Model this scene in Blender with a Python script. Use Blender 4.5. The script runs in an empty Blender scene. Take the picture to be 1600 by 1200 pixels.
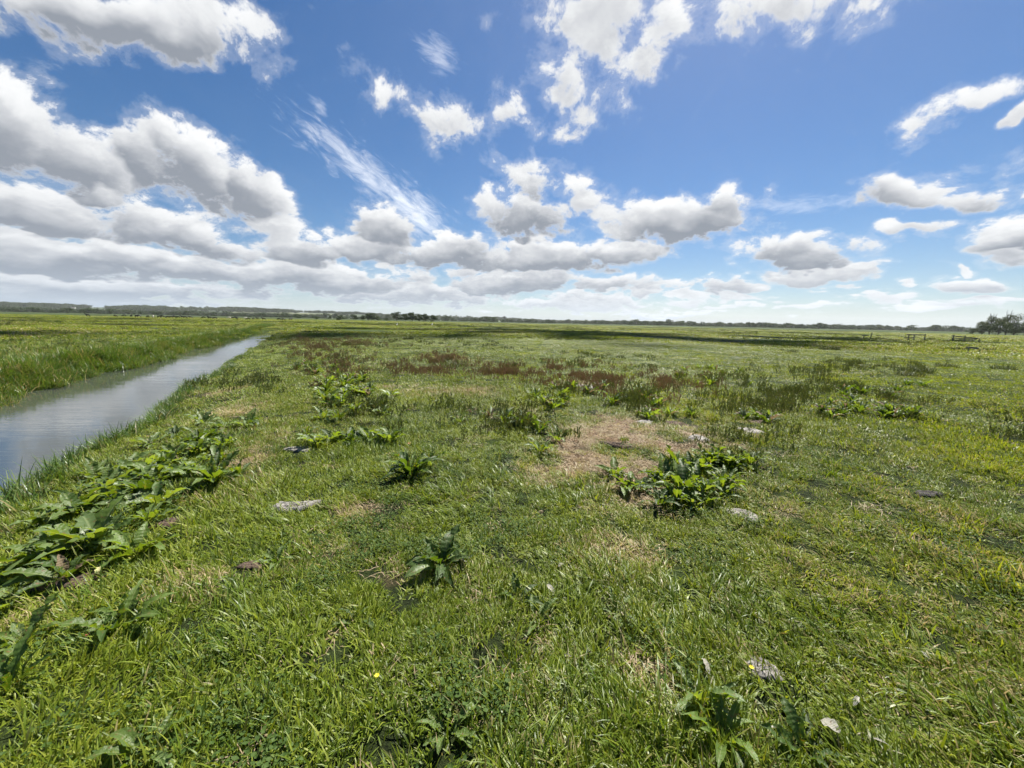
import bpy, bmesh, math, random
import numpy as np
from mathutils import Vector, Matrix, Euler
random.seed(7); rng = np.random.default_rng(11)
SC = bpy.context.scene
COL = SC.collection
R = math.radians

# ------------------------------------------------------------------ camera, sky, sun, exposure
CAM_H, PITCH, ROLL, FPX = 1.6, R(9.2), R(1.2), 601.0      # FPX = focal length in pixels of a 1600 px wide frame
cam_d = bpy.data.cameras.new('camera'); cam = bpy.data.objects.new('camera', cam_d); COL.objects.link(cam)
cam_d.sensor_width = 36; cam_d.lens = FPX / 1600 * 36; cam_d.clip_start = 0.05; cam_d.clip_end = 20000
cam.location = (0, 0, CAM_H)
cam.rotation_euler = (Matrix.Rotation(R(90) - PITCH, 3, 'X') @ Matrix.Rotation(ROLL, 3, 'Z')).to_euler()
SC.camera = cam

SUN_AZ, SUN_EL = R(27), R(55)                              # azimuth clockwise from +Y
SUN = Vector((math.cos(SUN_EL) * math.sin(SUN_AZ), math.cos(SUN_EL) * math.cos(SUN_AZ), math.sin(SUN_EL)))
sun_d = bpy.data.lights.new('sun', 'SUN'); sun_o = bpy.data.objects.new('sun', sun_d); COL.objects.link(sun_o)
sun_d.energy = 5.0; sun_d.angle = R(0.53); sun_d.color = (1.0, 0.955, 0.87)
sun_o.rotation_euler = SUN.to_track_quat('Z', 'Y').to_euler()
SC.view_settings.view_transform = 'Standard'; SC.view_settings.look = 'None'
SC.view_settings.gamma = 1; SC.view_settings.use_curve_mapping = False
SC.view_settings.exposure = 1.17
SC.cycles.use_adaptive_sampling = True; SC.cycles.adaptive_threshold = .025; SC.cycles.adaptive_min_samples = 24
SC.cycles.max_bounces = 6; SC.cycles.diffuse_bounces = 2; SC.cycles.glossy_bounces = 3
SC.cycles.transmission_bounces = 4; SC.cycles.volume_bounces = 1; SC.cycles.transparent_max_bounces = 6
SC.cycles.caustics_reflective = False; SC.cycles.caustics_refractive = False

def ray(px, py):
    """direction of a pixel of the 1600 x 1200 photograph"""
    x = (px - 800) / FPX; y = (600 - py) / FPX
    c, s = math.cos(ROLL), math.sin(ROLL)
    x, y = x * c - y * s, x * s + y * c
    return np.array([x, math.cos(PITCH) + y * math.sin(PITCH), -math.sin(PITCH) + y * math.cos(PITCH)])
def at(px, py, z=0.0):
    """point of the plane at height z seen at a pixel"""
    d = ray(px, py); t = (z - CAM_H) / d[2]
    return float(d[0] * t), float(d[1] * t)
def at_depth(px, Y):
    """ground point of a pixel column at depth Y"""
    d = ray(px, 486 + px * 0.0209 + 3)
    return float(d[0] / d[1] * Y), float(Y)

class N:
    """tiny node-tree helper"""
    def __init__(s, tree): s.t = tree; s.n = tree.nodes; s.l = tree.links
    def new(s, kind, **kw):
        n = s.n.new(kind)
        for k, v in kw.items(): setattr(n, k, v)
        return n
    def put(s, sock, v):
        if isinstance(v, bpy.types.NodeSocket): s.l.new(v, sock)
        elif v is not None: sock.default_value = v
    def math(s, op, a, b=None, c=None, clamp=False):
        n = s.new('ShaderNodeMath', operation=op, use_clamp=clamp)
        s.put(n.inputs[0], a); s.put(n.inputs[1], b)
        if c is not None: s.put(n.inputs[2], c)
        return n.outputs[0]
    def vec(s, op, a, b=None, scale=None, out=0):
        n = s.new('ShaderNodeVectorMath', operation=op)
        s.put(n.inputs[0], a)
        if b is not None: s.put(n.inputs[1], b)
        if scale is not None: s.put(n.inputs['Scale'], scale)
        return n.outputs[out]
    def noise(s, vec, scale, detail=4, rough=0.55, lac=2.0, dist=0.0, out=0, dims='3D'):
        n = s.new('ShaderNodeTexNoise', noise_dimensions=dims)
        s.put(n.inputs['Vector'], vec); s.put(n.inputs['Scale'], scale); n.inputs['Detail'].default_value = detail
        n.inputs['Roughness'].default_value = rough; n.inputs['Lacunarity'].default_value = lac
        n.inputs['Distortion'].default_value = dist
        return n.outputs[out]
    def ramp(s, f, lo, hi, a=0.0, b=1.0, kind='SMOOTHSTEP'):
        n = s.new('ShaderNodeMapRange', interpolation_type=kind)
        s.put(n.inputs[0], f); s.put(n.inputs[1], lo); s.put(n.inputs[2], hi); s.put(n.inputs[3], a); s.put(n.inputs[4], b)
        return n.outputs[0]
    def mix(s, f, a, b, blend='MIX'):
        n = s.new('ShaderNodeMix', data_type='RGBA', blend_type=blend)
        s.put(n.inputs[0], f)
        s.put(n.inputs[6], (*a, 1) if isinstance(a, tuple) else a); s.put(n.inputs[7], (*b, 1) if isinstance(b, tuple) else b)
        return n.outputs[2]

# ---- sky: Nishita with broken cumulus laid out by direction
# clouds: x, y, half width, half height (photograph pixels), turn in degrees (anticlockwise), strength
CLOUDS = [
 (140,12,250,50,-5,1.15),(260,36,120,48,-10,1.0),(370,58,48,40,0,.82),
 (20,205,115,95,-30,1.2),(120,245,120,62,-30,1.1),(60,330,190,45,-12,1.2),(225,240,75,62,-30,.9),(300,260,110,60,-40,1.2),
 (390,300,85,48,-42,1.1),(150,300,60,30,-20,.9),(300,370,140,40,-15,1.25),(420,350,60,40,-30,.8),(100,400,220,40,-6,1.3),
 (300,420,220,34,-4,1.2),(150,455,330,34,-2,1.1),(480,395,75,40,-10,1.0),(600,355,62,46,0,1.15),(575,385,90,30,0,1.1),
 (500,440,250,34,-2,1.15),(690,400,110,34,0,1.1),(640,462,230,24,-2,.9),
 
 (825,335,85,52,0,1.15),(845,290,42,40,0,.9),(905,305,50,26,10,.75),(1060,345,115,44,0,1.15),(985,335,55,40,0,.8),(1110,330,85,34,6,.85),
 (860,400,140,36,4,1.15),(960,390,90,28,2,1.0),(800,440,150,28,0,1.05),(960,445,110,20,0,.9),
 (1250,395,98,38,0,1.1),(1270,425,100,16,0,1.0),(1170,392,40,22,8,.7),(1145,440,60,17,0,1.0),(1040,446,35,8,0,.7),(1080,464,44,12,0,.95),(1150,462,44,9,0,.9),
 (1440,362,60,18,2,.95),(1410,305,90,26,-4,.85),(1480,290,60,20,10,.7),(1525,305,66,22,8,.85),(1575,370,75,30,10,1.05),(1570,395,60,20,0,.9),
 (1515,441,66,15,0,1.1),(1380,466,46,9,0,.95),(1520,470,80,9,0,.95),(1575,182,36,16,10,1.0),(1425,195,56,24,38,.72),(1520,150,64,14,14,.72),
 (945,50,100,60,48,.82),(885,125,62,56,40,.82),(1000,85,66,38,60,.74),(1060,45,60,28,-30,.68),(915,15,80,44,0,.80),(1230,8,130,44,0,.82),(1310,0,80,40,0,.82),
 (700,180,115,30,-6,.82),(640,158,60,28,-20,.75),(790,172,60,34,30,.75),(690,200,34,34,0,.72),(835,185,50,26,0,.62),(830,258,70,22,-10,.74),
 (940,470,110,10,0,.9),(1000,455,50,12,0,.9),(880,480,160,10,0,.95),(1215,465,26,7,0,.9),(1180,445,28,8,0,.9),(1320,442,30,5,0,.8),(1290,455,20,5,0,.8),(1250,478,60,6,0,.9),(1460,480,90,7,0,1.0),(1560,470,50,8,0,1.0),(1130,480,70,6,0,.9),(1410,445,16,5,0,.8),(1500,415,26,6,0,.85),(1030,490,120,6,0,.9),(865,190,20,16,0,.4),(1590,265,30,20,0,.55),(1600,300,30,14,0,.6),(1300,478,120,6,0,.55),(1240,490,14,6,0,.5),
]
def stereo(d):
    d = np.asarray(d) / np.linalg.norm(d); return np.array([2 * d[0] / (1 + d[1]), 2 * d[2] / (1 + d[1])])
def cloud_group(level):
    g = bpy.data.node_groups.new('cloud_density', 'ShaderNodeTree')
    g.interface.new_socket('Direction', in_out='INPUT', socket_type='NodeSocketVector')
    g.interface.new_socket('Density', in_out='OUTPUT', socket_type='NodeSocketFloat')
    g.interface.new_socket('Under', in_out='OUTPUT', socket_type='NodeSocketFloat')
    k = N(g); gi = k.new('NodeGroupInput'); go = k.new('NodeGroupOutput')
    d = k.vec('NORMALIZE', gi.outputs[0])
    sep = k.new('ShaderNodeSeparateXYZ'); k.put(sep.inputs[0], d); x, y, z = sep.outputs
    y1 = k.math('MAXIMUM', k.math('ADD', y, 1.0), 0.02)
    comb = k.new('ShaderNodeCombineXYZ')
    k.put(comb.inputs[0], k.math('DIVIDE', k.math('MULTIPLY', x, 2.0), y1)); k.put(comb.inputs[1], k.math('DIVIDE', k.math('MULTIPLY', z, 2.0), y1))
    uv = comb.outputs[0]
    s = k.math('POWER', k.math('ADD', k.math('MAXIMUM', z, 0.0), 0.07), -0.32)
    P = k.vec('SCALE', d, scale=s)
    # warp so that outlines billow
    w = k.noise(P, 3.2, 2, .5, out=1)
    w = k.vec('SUBTRACT', w, (0.5, 0.5, 0.5))
    inv = k.math('DIVIDE', 0.16, s)
    uvw = k.vec('ADD', uv, k.vec('SCALE', w, scale=inv))
    if level == 2:
        wb = k.vec('SUBTRACT', k.noise(P, 11.0, 2, .6, out=1), (0.5, 0.5, 0.5))
        uvw = k.vec('ADD', uvw, k.vec('SCALE', wb, scale=k.math('DIVIDE', 0.085, s)))
    acc = None
    for (cx, cy, rx, ry, turn, wt) in CLOUDS:
        if level < 2 and (wt < .72 or rx * ry < (1300, 700)[level]): continue
        wisp = wt < .83
        if wisp: rx, ry = rx * 1.3, ry * 1.45
        c = stereo(ray(cx, cy)); t = R(turn)
        e = 2.0
        ax = (stereo(ray(cx + e * math.cos(t), cy - e * math.sin(t))) - c) / e
        bx = (stereo(ray(cx - e * math.sin(t), cy - e * math.cos(t))) - c) / e
        m = k.new('ShaderNodeMapping', vector_type='TEXTURE')
        # (each cloud waits for the one before it, which keeps the shader's working memory small)
        k.put(m.inputs[0], uvw if acc is None else k.vec('ADD', uvw, k.vec('SCALE', uvw, scale=k.math('MULTIPLY', acc, 1e-6))))
        m.inputs['Location'].default_value = (c[0], c[1], 0)
        m.inputs['Rotation'].default_value = (0, 0, math.atan2(ax[1], ax[0]))
        m.inputs['Scale'].default_value = (np.linalg.norm(ax) * rx * 1.12, np.linalg.norm(bx) * ry * 1.15, 1000)
        ln = k.vec('LENGTH', m.outputs[0], out=1)
        v = k.math('MULTIPLY_ADD', ln, -1.0 , 1.0)
        v = k.math('MULTIPLY_ADD', k.math('MAXIMUM', v, -0.8), (1.15 * wt) if wisp else 1.3 * min(1.1, wt + .08), (-.10 - (.83 - wt) * .4) if wisp else (wt - 1.0) * 0.42)
        if level == 2:      # how far down inside its own cloud this direction looks: the bases are in their own shade
            sy_ = k.new('ShaderNodeSeparateXYZ'); k.put(sy_.inputs[0], m.outputs[0]); gi_ = .35 if wisp else min(1.0, ry / 34)
            u_ = k.math('MULTIPLY_ADD', sy_.outputs[1], -gi_, .12 * gi_ - .35 * (1 - gi_))
            if acc is None: under = u_
            else:
                fm_ = k.math('MULTIPLY_ADD', k.math('SUBTRACT', v, acc), 3.0, .5, clamp=True)
                under = k.math('ADD', k.math('MULTIPLY', u_, fm_), k.math('MULTIPLY', under, k.math('SUBTRACT', 1.0, fm_)))
        if acc is None: acc = v
        else:
            n = k.new('ShaderNodeMath', operation='SMOOTH_MAX'); k.put(n.inputs[0], acc); k.put(n.inputs[1], v); n.inputs[2].default_value = 0.22
            acc = n.outputs[0]
    # outside the laid out part: scattered clouds of the same kind
    gen = k.ramp(k.noise(P, 1.1, 2, .5), .52, .80, -.7, .55, 'LINEAR')
    out = k.ramp(k.vec('LENGTH', uv, out=1), 1.45, 1.9)
    acc = k.math('ADD', k.math('MULTIPLY', acc, k.math('SUBTRACT', 1.0, out)), k.math('MULTIPLY', gen, out))
    n1 = k.noise(P, 7.0, (2, 4, 9)[level], .68, 2.1, dist=.2)
    n = k.math('MULTIPLY', k.math('SUBTRACT', n1, .5), 2.9)
    if level == 0:
        k.put(go.inputs[0], k.math('ADD', acc, n)); return g
    vor = k.new('ShaderNodeTexVoronoi', feature='F1'); vor.inputs['Scale'].default_value = 12.0
    vor.inputs['Detail'].default_value = (0, 0.0, 1.0)[level]
    k.put(vor.inputs['Vector'], k.vec('ADD', P, k.vec('SCALE', w, scale=.15)))
    n = k.math('ADD', n, k.math('MULTIPLY', k.math('SUBTRACT', .42, vor.outputs[0]), .50))
    if level == 2: k.put(go.inputs[1], k.math('ADD', under, k.math('MULTIPLY', n, -.34)))
    k.put(go.inputs[0], k.math('ADD', acc, n))
    return g
world = bpy.data.worlds.new('World'); SC.world = world; world.use_nodes = True
k = N(world.node_tree); k.n.clear()
wo = k.new('ShaderNodeOutputWorld'); bg = k.new('ShaderNodeBackground')
sky = k.new('ShaderNodeTexSky', sky_type='NISHITA'); sky.sun_disc = False
sky.sun_elevation = SUN_EL; sky.sun_rotation = SUN_AZ; sky.altitude = 0; sky.air_density = 1.0; sky.dust_density = .5; sky.ozone_density = 3.5
tc = k.new('ShaderNodeTexCoord'); D = tc.outputs['Generated']
def dens(v, level):
    n = k.new('ShaderNodeGroup', node_tree=cloud_group(level)); k.put(n.inputs[0], v); return n.outputs if level == 2 else n.outputs[0]
sep = k.new('ShaderNodeSeparateXYZ'); k.put(sep.inputs[0], D); Z = sep.outputs[2]
far = k.math('ADD', k.math('MAXIMUM', Z, 0.0), .05)
towards = k.vec('SUBTRACT', tuple(SUN), D)
d0, und = dens(D, 2)
d1 = dens(k.vec('ADD', D, k.vec('SCALE', towards, scale=k.math('MULTIPLY', far, .10))), 1)
alpha = k.math('MAXIMUM', k.ramp(d0, .02, 0.42), k.math('MULTIPLY', k.ramp(d0, -.22, .14), .17))
shade = k.math('ADD', k.math('MULTIPLY', k.ramp(und, -.55, .75), .80), k.math('MULTIPLY', k.ramp(d1, .0, .9), .30))
shade = k.math('MULTIPLY', shade, k.ramp(d0, .0, .55, .1, 1.0))
lit = k.math('SUBTRACT', 1.0, shade, clamp=True)
CW, CG = 8.1, 2.9      # sunlit and shaded cloud, before the background strength
ccol = k.mix(lit, (CG * .86, CG * .95, CG * 1.10), (CW * .98, CW * .99, CW))
hs = k.new('ShaderNodeHueSaturation'); hs.inputs['Saturation'].default_value = 1.2; hs.inputs['Value'].default_value = .76; k.put(hs.inputs['Color'], k.mix(1.0, sky.outputs[0], (.95, .97, 1.02), 'MULTIPLY'))
# cirrus veil
cir = k.noise(k.vec('MULTIPLY', k.vec('SCALE', D, scale=k.math('DIVIDE', 1.0, k.math('ADD', Z, .25))), (3.0, .8, 1.0)), 2.2, 7, .62, dist=.6)
skyc = k.mix(k.ramp(cir, .55, .9, 0, .08), hs.outputs[0], (6.0, 6.4, 7.0))
sp = k.new('ShaderNodeSeparateXYZ'); k.put(sp.inputs[0], D); cb = k.new('ShaderNodeCombineXYZ'); yy = k.math('MAXIMUM', k.math('ADD', sp.outputs[1], 1.0), .02)
k.put(cb.inputs[0], k.math('DIVIDE', k.math('MULTIPLY', sp.outputs[0], 2.0), yy)); k.put(cb.inputs[1], k.math('DIVIDE', k.math('MULTIPLY', sp.outputs[2], 2.0), yy))
for (cx, cy, rx, ry, turn, amp) in [(575, 272, 175, 36, -37, .62), (655, 335, 85, 40, -36, .75), (685, 85, 50, 34, -30, .42), (500, 165, 26, 12, -40, .4), (1250, 320, 120, 20, 5, .3)]:
    c = stereo(ray(cx, cy)); t = R(turn); ax = (stereo(ray(cx + 2 * math.cos(t), cy - 2 * math.sin(t))) - c) / 2; bx = (stereo(ray(cx - 2 * math.sin(t), cy - 2 * math.cos(t))) - c) / 2
    mp = k.new('ShaderNodeMapping', vector_type='TEXTURE'); k.put(mp.inputs[0], cb.outputs[0]); mp.inputs['Location'].default_value = (c[0], c[1], 0); mp.inputs['Rotation'].default_value = (0, 0, math.atan2(ax[1], ax[0])); mp.inputs['Scale'].default_value = (np.linalg.norm(ax) * rx, np.linalg.norm(bx) * ry, 1000)
    nn_ = k.noise(k.vec('MULTIPLY', mp.outputs[0], (rx / 60, ry / 17, 1)), 1.4, 7, .66, dist=.7); fm = k.math('SUBTRACT', 1.0, k.vec('LENGTH', mp.outputs[0], out=1))
    skyc = k.mix(k.math('MULTIPLY', k.ramp(k.math('ADD', fm, k.math('MULTIPLY', k.math('SUBTRACT', nn_, .5), 2.6)), .05, 1.3), amp), skyc, (9.0, 9.3, 9.8))
comb = k.mix(alpha, skyc, ccol)
hz = k.math('POWER', 2.718, k.math('MULTIPLY', k.math('MAXIMUM', Z, 0.0), -20.0))
comb = k.mix(k.math('MULTIPLY', hz, .58), comb, (5.6, 6.9, 8.6))
k.put(bg.inputs[0], comb); bg.inputs[1].default_value = 0.056
k.l.new(bg.outputs[0], wo.inputs[0])
world.cycles.sampling_method = 'MANUAL'; world.cycles.sample_map_resolution = 512

# ------------------------------------------------------------------ helpers
def vnoise(x, y, scale, seed=0, octaves=3, gain=.5):
    """value noise -1..1 on arrays of ground coordinates"""
    x = np.asarray(x, float); y = np.asarray(y, float); out = np.zeros_like(x); a, tot = 1.0, 0.0; f = 1.0 / scale
    for o in range(octaves):
        X, Y = x * f + 137.3 * (seed + o), y * f - 71.7 * (seed + o)
        xi, yi = np.floor(X).astype(np.int64), np.floor(Y).astype(np.int64); fx, fy = X - xi, Y - yi
        fx = fx * fx * (3 - 2 * fx); fy = fy * fy * (3 - 2 * fy)
        def h(i, j):
            n = (i * 374761393 + j * 668265263 + (seed + o) * 1274126177) & 0x7fffffff
            n = ((n ^ (n >> 13)) * 1274126177) & 0x7fffffff
            return ((n ^ (n >> 16)) & 0xffff) / 32767.5 - 1
        v = (h(xi, yi) * (1 - fx) + h(xi + 1, yi) * fx) * (1 - fy) + (h(xi, yi + 1) * (1 - fx) + h(xi + 1, yi + 1) * fx) * fy
        out += a * v; tot += a; a *= gain; f *= 2.03
    return out / tot
def sstep(x, a, b):
    t = np.clip((np.asarray(x, float) - a) / (b - a), 0, 1); return t * t * (3 - 2 * t)

def mesh_obj(name, verts, faces, mats=(), parent=None, smooth=False, link=True, attrs=None, midx=None):
    me = bpy.data.meshes.new(name); me.from_pydata([tuple(v) for v in verts], [], faces); 
    for m in mats: me.materials.append(m)
    if midx is not None: me.polygons.foreach_set('material_index', midx)
    if smooth: me.polygons.foreach_set('use_smooth', [True] * len(me.polygons))
    for an, arr in (attrs or {}).items():
        a = me.attributes.new(an, 'FLOAT', 'POINT'); a.data.foreach_set('value', np.asarray(arr, np.float32))
    me.update()
    o = bpy.data.objects.new(name, me)
    if link: COL.objects.link(o)
    if parent: o.parent = parent
    return o
def tag(o, label=None, cat=None, group=None, kind=None):
    if label: o['label'] = label
    if cat: o['category'] = cat
    if group: o['group'] = group
    if kind: o['kind'] = kind
    return o
def empty(name, loc=(0, 0, 0), rz=0.0):
    o = bpy.data.objects.new(name, None); COL.objects.link(o); o.location = loc; o.rotation_euler = (0, 0, rz); o.empty_display_size = .1; return o

class MB:
    """collects boxes, tubes, quads into one mesh"""
    def __init__(s): s.v = []; s.f = []; s.m = []
    def add(s, vs, fs, m=0):
        b = len(s.v); s.v += [tuple(v) for v in vs]; s.f += [tuple(i + b for i in f) for f in fs]; s.m += [m] * len(fs)
    def box(s, x0, y0, z0, x1, y1, z1, m=0):
        s.add([(x0,y0,z0),(x1,y0,z0),(x1,y1,z0),(x0,y1,z0),(x0,y0,z1),(x1,y0,z1),(x1,y1,z1),(x0,y1,z1)],
              [(0,3,2,1),(4,5,6,7),(0,1,5,4),(1,2,6,5),(2,3,7,6),(3,0,4,7)], m)
    def tube(s, pts, rad, n=6, m=0):
        pts = [Vector(p) for p in pts]; rings = []
        for i, p in enumerate(pts):
            t = (pts[min(i + 1, len(pts) - 1)] - pts[max(i - 1, 0)]).normalized()
            a = t.orthogonal().normalized(); b = t.cross(a); r = rad[i] if hasattr(rad, '__len__') else rad
            rings.append([p + (a * math.cos(2 * math.pi * j / n) + b * math.sin(2 * math.pi * j / n)) * r for j in range(n)])
        vs = [v for rg in rings for v in rg]; fs = []
        for i in range(len(pts) - 1):
            for j in range(n): fs.append((i * n + j, i * n + (j + 1) % n, (i + 1) * n + (j + 1) % n, (i + 1) * n + j))
        fs += [tuple(range(n))[::-1], tuple(range((len(pts) - 1) * n, len(pts) * n))]
        s.add(vs, fs, m)
    def build(s, name, mats, parent=None, smooth=False, link=True):
        return mesh_obj(name, s.v, s.f, mats, parent, smooth, link, midx=s.m)

def new_mat(name):
    m = bpy.data.materials.new(name); m.use_nodes = True; k = N(m.node_tree); k.n.clear()
    out = k.new('ShaderNodeOutputMaterial'); return m, k, out
def plain(name, col, rough=.8, var=.25, scale=8.0, bump=0.0, spec=.4, metallic=0):
    m, k, out = new_mat(name); p = k.new('ShaderNodeBsdfPrincipled')
    tcn = k.new('ShaderNodeTexCoord'); nz = k.noise(tcn.outputs['Object'], scale, 5, .6)
    k.put(p.inputs['Base Color'], k.mix(nz, tuple(c * (1 - var) for c in col), tuple(min(1, c * (1 + var)) for c in col)))
    p.inputs['Roughness'].default_value = rough; p.inputs['Specular IOR Level'].default_value = spec; p.inputs['Metallic'].default_value = metallic
    if bump:
        b = k.new('ShaderNodeBump'); b.inputs['Strength'].default_value = bump; k.put(b.inputs['Height'], nz); k.l.new(b.outputs[0], p.inputs['Normal'])
    k.l.new(p.outputs[0], out.inputs[0]); return m

def leafy(name, ramp_cols, trans=.35, rough=.45, tone_attr='tone', dry=True, patch=3.0, straw=(.36, .27, .12), spec=.35, tcol_gain=(1.5, 1.35, .6), patch_mix=.42):
    """thin plant tissue: colour by per-blade tone, per-instance chance and slow drift over the ground; light comes through"""
    m, k, out = new_mat(name)
    at1 = k.new('ShaderNodeAttribute', attribute_name=tone_attr)
    oi = k.new('ShaderNodeObjectInfo'); geo = k.new('ShaderNodeNewGeometry')
    nz = k.math('ADD', k.math('MULTIPLY', k.noise(geo.outputs['Position'], 1 / patch, 3, .6), .62), k.math('MULTIPLY', k.noise(geo.outputs['Position'], 5.5 / patch, 2, .5), .38))
    f = k.math('ADD', k.math('MULTIPLY', at1.outputs['Fac'], .55), k.math('MULTIPLY', oi.outputs['Random'], .20))
    f = k.math('ADD', f, k.math('MULTIPLY', k.math('SUBTRACT', nz, .40), patch_mix * 2), clamp=True)
    cr = k.new('ShaderNodeValToRGB'); el = cr.color_ramp.elements
    while len(el) < len(ramp_cols): el.new(.5)
    for i, c in enumerate(ramp_cols): el[i].position = (i / (len(ramp_cols) - 1)) if len(ramp_cols) < 5 else (0, .3, .6, .84, .97)[i]; el[i].color = (*c, 1)
    k.put(cr.inputs[0], f); col = cr.outputs[0]
    if dry:
        at2 = k.new('ShaderNodeAttribute', attribute_name='dry', attribute_type='INSTANCER')
        th = k.math('MULTIPLY', at1.outputs['Fac'], 1.0)
        sel = k.ramp(k.math('SUBTRACT', at2.outputs['Fac'], th), -.10, .14)
        st = k.mix(oi.outputs['Random'], straw, tuple(c * 1.3 for c in straw))
        col = k.mix(sel, col, st)
    p = k.new('ShaderNodeBsdfPrincipled'); k.put(p.inputs['Base Color'], col)
    p.inputs['Roughness'].default_value = rough; p.inputs['Specular IOR Level'].default_value = spec
    t = k.new('ShaderNodeBsdfTranslucent'); k.put(t.inputs[0], k.mix(1.0, col, k.mix(sel, tcol_gain, (1.0, .95, .85)) if dry else tcol_gain, 'MULTIPLY'))
    mx = k.new('ShaderNodeMixShader'); mx.inputs[0].default_value = trans
    k.l.new(p.outputs[0], mx.inputs[1]); k.l.new(t.outputs[0], mx.inputs[2]); k.l.new(mx.outputs[0], out.inputs[0]); return m

# ------------------------------------------------------------------ ground shape
DU = np.array([-.4715, .8819]); DN = np.array([.8819, .4715])      # along the ditch, across it (positive to the right)
WATER = -0.42
def st(x, y): return x * DU[0] + y * DU[1], x * DN[0] + y * DN[1]
def edges(s):
    wob = .14 * np.sin(s * .9) + .10 * np.sin(s * 2.3 + 1)
    wob2 = .22 * np.sin(s * .55 + 2) + .12 * np.sin(s * 1.7)
    return -6.15 + .018 * (s - 13) + wob2, -2.72 - .009 * (s - 6) + wob * .8
def ground_z(x, y):
    x = np.asarray(x, float); y = np.asarray(y, float); r = np.hypot(x, y)
    s, t = st(x, y); L, Rr = edges(s)
    fade = 1 / (1 + r / 40)
    z = .045 * vnoise(x, y, 1.1, 1, 3) * fade + .026 * vnoise(x, y, .24, 5, 2) * fade + .14 * vnoise(x, y, 14, 3, 2) * sstep(r, 4, 30)
    end = 1 - sstep(s, 60, 63)
    # right bank drops off quickly, left bank is a little flatter
    cr = sstep(-(t - (Rr + .34)), 0, .52); cl = sstep(t - (L - 1.0), 0, 1.25)
    depth = np.minimum(cr, cl) * end
    z = z * (1 - depth) - .62 * depth
    z = z - .17 * sstep(-(t - (Rr + 1.25 + .035 * np.clip(s, 0, 60))), 0, .8) * (t > -5) * end
    z = z - .08 * sstep(-t, 6.8, 8) * (1 - sstep(-t, 20, 60))
    return z

DRY = [(930,735,105,38,.88),(900,700,60,20,.7),(1000,672,125,24,.74),(1110,690,60,14,.35),(860,755,40,14,.6),(1160,675,30,8,.4),(700,612,90,8,.35),(620,605,40,6,.3),(910,603,22,8,.9),
       (860,1025,26,40,.85),(960,1050,40,28,.55),(1030,1030,40,20,.6),(1000,1075,60,30,.45),(300,915,70,26,.45),(560,800,60,18,.4),(670,905,30,14,.7),(360,765,60,22,.5),(380,730,30,20,.4),
       (430,690,40,20,.3),(1500,1000,150,60,.10),(1480,800,120,40,.08),(1330,900,120,40,.15),(980,860,90,28,.35),(480,870,90,26,.3),(700,560,30,4,.5),(830,640,60,10,.35),(1230,790,60,24,.3),(610,910,40,20,.35),
       (1560,880,60,60,.1),(70,960,50,20,.3),(360,640,60,10,.35),(350,605,40,5,.4),(1190,1040,30,20,.5),(1450,850,50,20,.3)]
DRYG = []
for (px, py, rx, ry, w) in DRY:
    cx, cy = at(px, py); ex, ey = at(px + rx, py); fx_, fy_ = at(px, py - ry)
    DRYG.append((cx, cy, max(.05, math.hypot(ex - cx, ey - cy)), max(.05, math.hypot(fx_ - cx, fy_ - cy)), math.atan2(ey - cy, ex - cx), w))
def dryness(x, y):
    x = np.asarray(x, float); y = np.asarray(y, float); d = np.zeros_like(x)
    for cx, cy, a, b, th, w in DRYG:
        dx, dy = x - cx, y - cy; q = (dx * math.cos(th) + dy * math.sin(th)) / a; r_ = (-dx * math.sin(th) + dy * math.cos(th)) / b
        d = np.maximum(d, w * np.clip(1.35 - np.hypot(q, r_), 0, 1))
    n = vnoise(x, y, .5, 21, 3)
    n2 = vnoise(x, y, .22, 23, 2)
    return np.clip(d * (.95 + 1.3 * n + .8 * n2) + .075 + .13 * vnoise(x, y, 1.7, 33, 3) + .06 * n, 0, 1)

def axis_lines(dense, far, d0, growth):
    lo, hi = dense; a = list(np.arange(lo, hi, d0)); st_ = d0
    x = a[-1]; up = []
    while x < far: st_ *= growth; x += st_; up.append(x)
    st_ = d0; x = lo; dn = []
    while x > -far: st_ *= growth; x -= st_; dn.append(x)
    return np.array(dn[::-1] + a + up)
S = axis_lines((-1.5, 7), 3200, .075, 1.045); T = axis_lines((-7.6, 4.2), 3200, .075, 1.06)
ss, tt = np.meshgrid(S, T, indexing='ij'); gx = ss * DU[0] + tt * DN[0]; gy = ss * DU[1] + tt * DN[1]; gz_ = ground_z(gx, gy)
m, k, out = new_mat('pasture_soil')
p = k.new('ShaderNodeBsdfPrincipled'); geo = k.new('ShaderNodeNewGeometry'); pos = geo.outputs['Position']
a_dry = k.new('ShaderNodeAttribute', attribute_name='dry'); 
n1 = k.math('ADD', k.math('MULTIPLY', k.noise(pos, 18, 5, .65), .5), k.math('MULTIPLY', k.noise(pos, 95, 4, .75), .5)); n2 = k.noise(pos, 1.4, 5, .6); n3 = k.noise(k.vec('MULTIPLY', pos, (1, 1, 1)), .045, 6, .6); n4 = k.noise(pos, .012, 4, .55)
g1 = k.mix(k.ramp(n1, .42, .60), (.010, .013, .006), (.030, .043, .012))
g2 = k.mix(k.ramp(n2, .45, .75, 0, .7), g1, (.055, .085, .018))
g3 = k.mix(k.ramp(n3, .42, .62, 0, .55), g2, (.085, .120, .028))
g3 = k.mix(k.ramp(n4, .45, .60, 0, .6), g3, (.060, .085, .028))
fld = k.noise(pos, .11, 4, .7); g3 = k.mix(k.ramp(fld, .60, .72, 0, .5), g3, (.10, .085, .035))
g4 = k.mix(k.ramp(a_dry.outputs['Fac'], .25, .8), g3, k.mix(k.ramp(n1, .42, .60), (.075, .048, .030), (.24, .165, .10)))
k.put(p.inputs['Base Color'], g4); p.inputs['Roughness'].default_value = .95; p.inputs['Specular IOR Level'].default_value = .1
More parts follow.
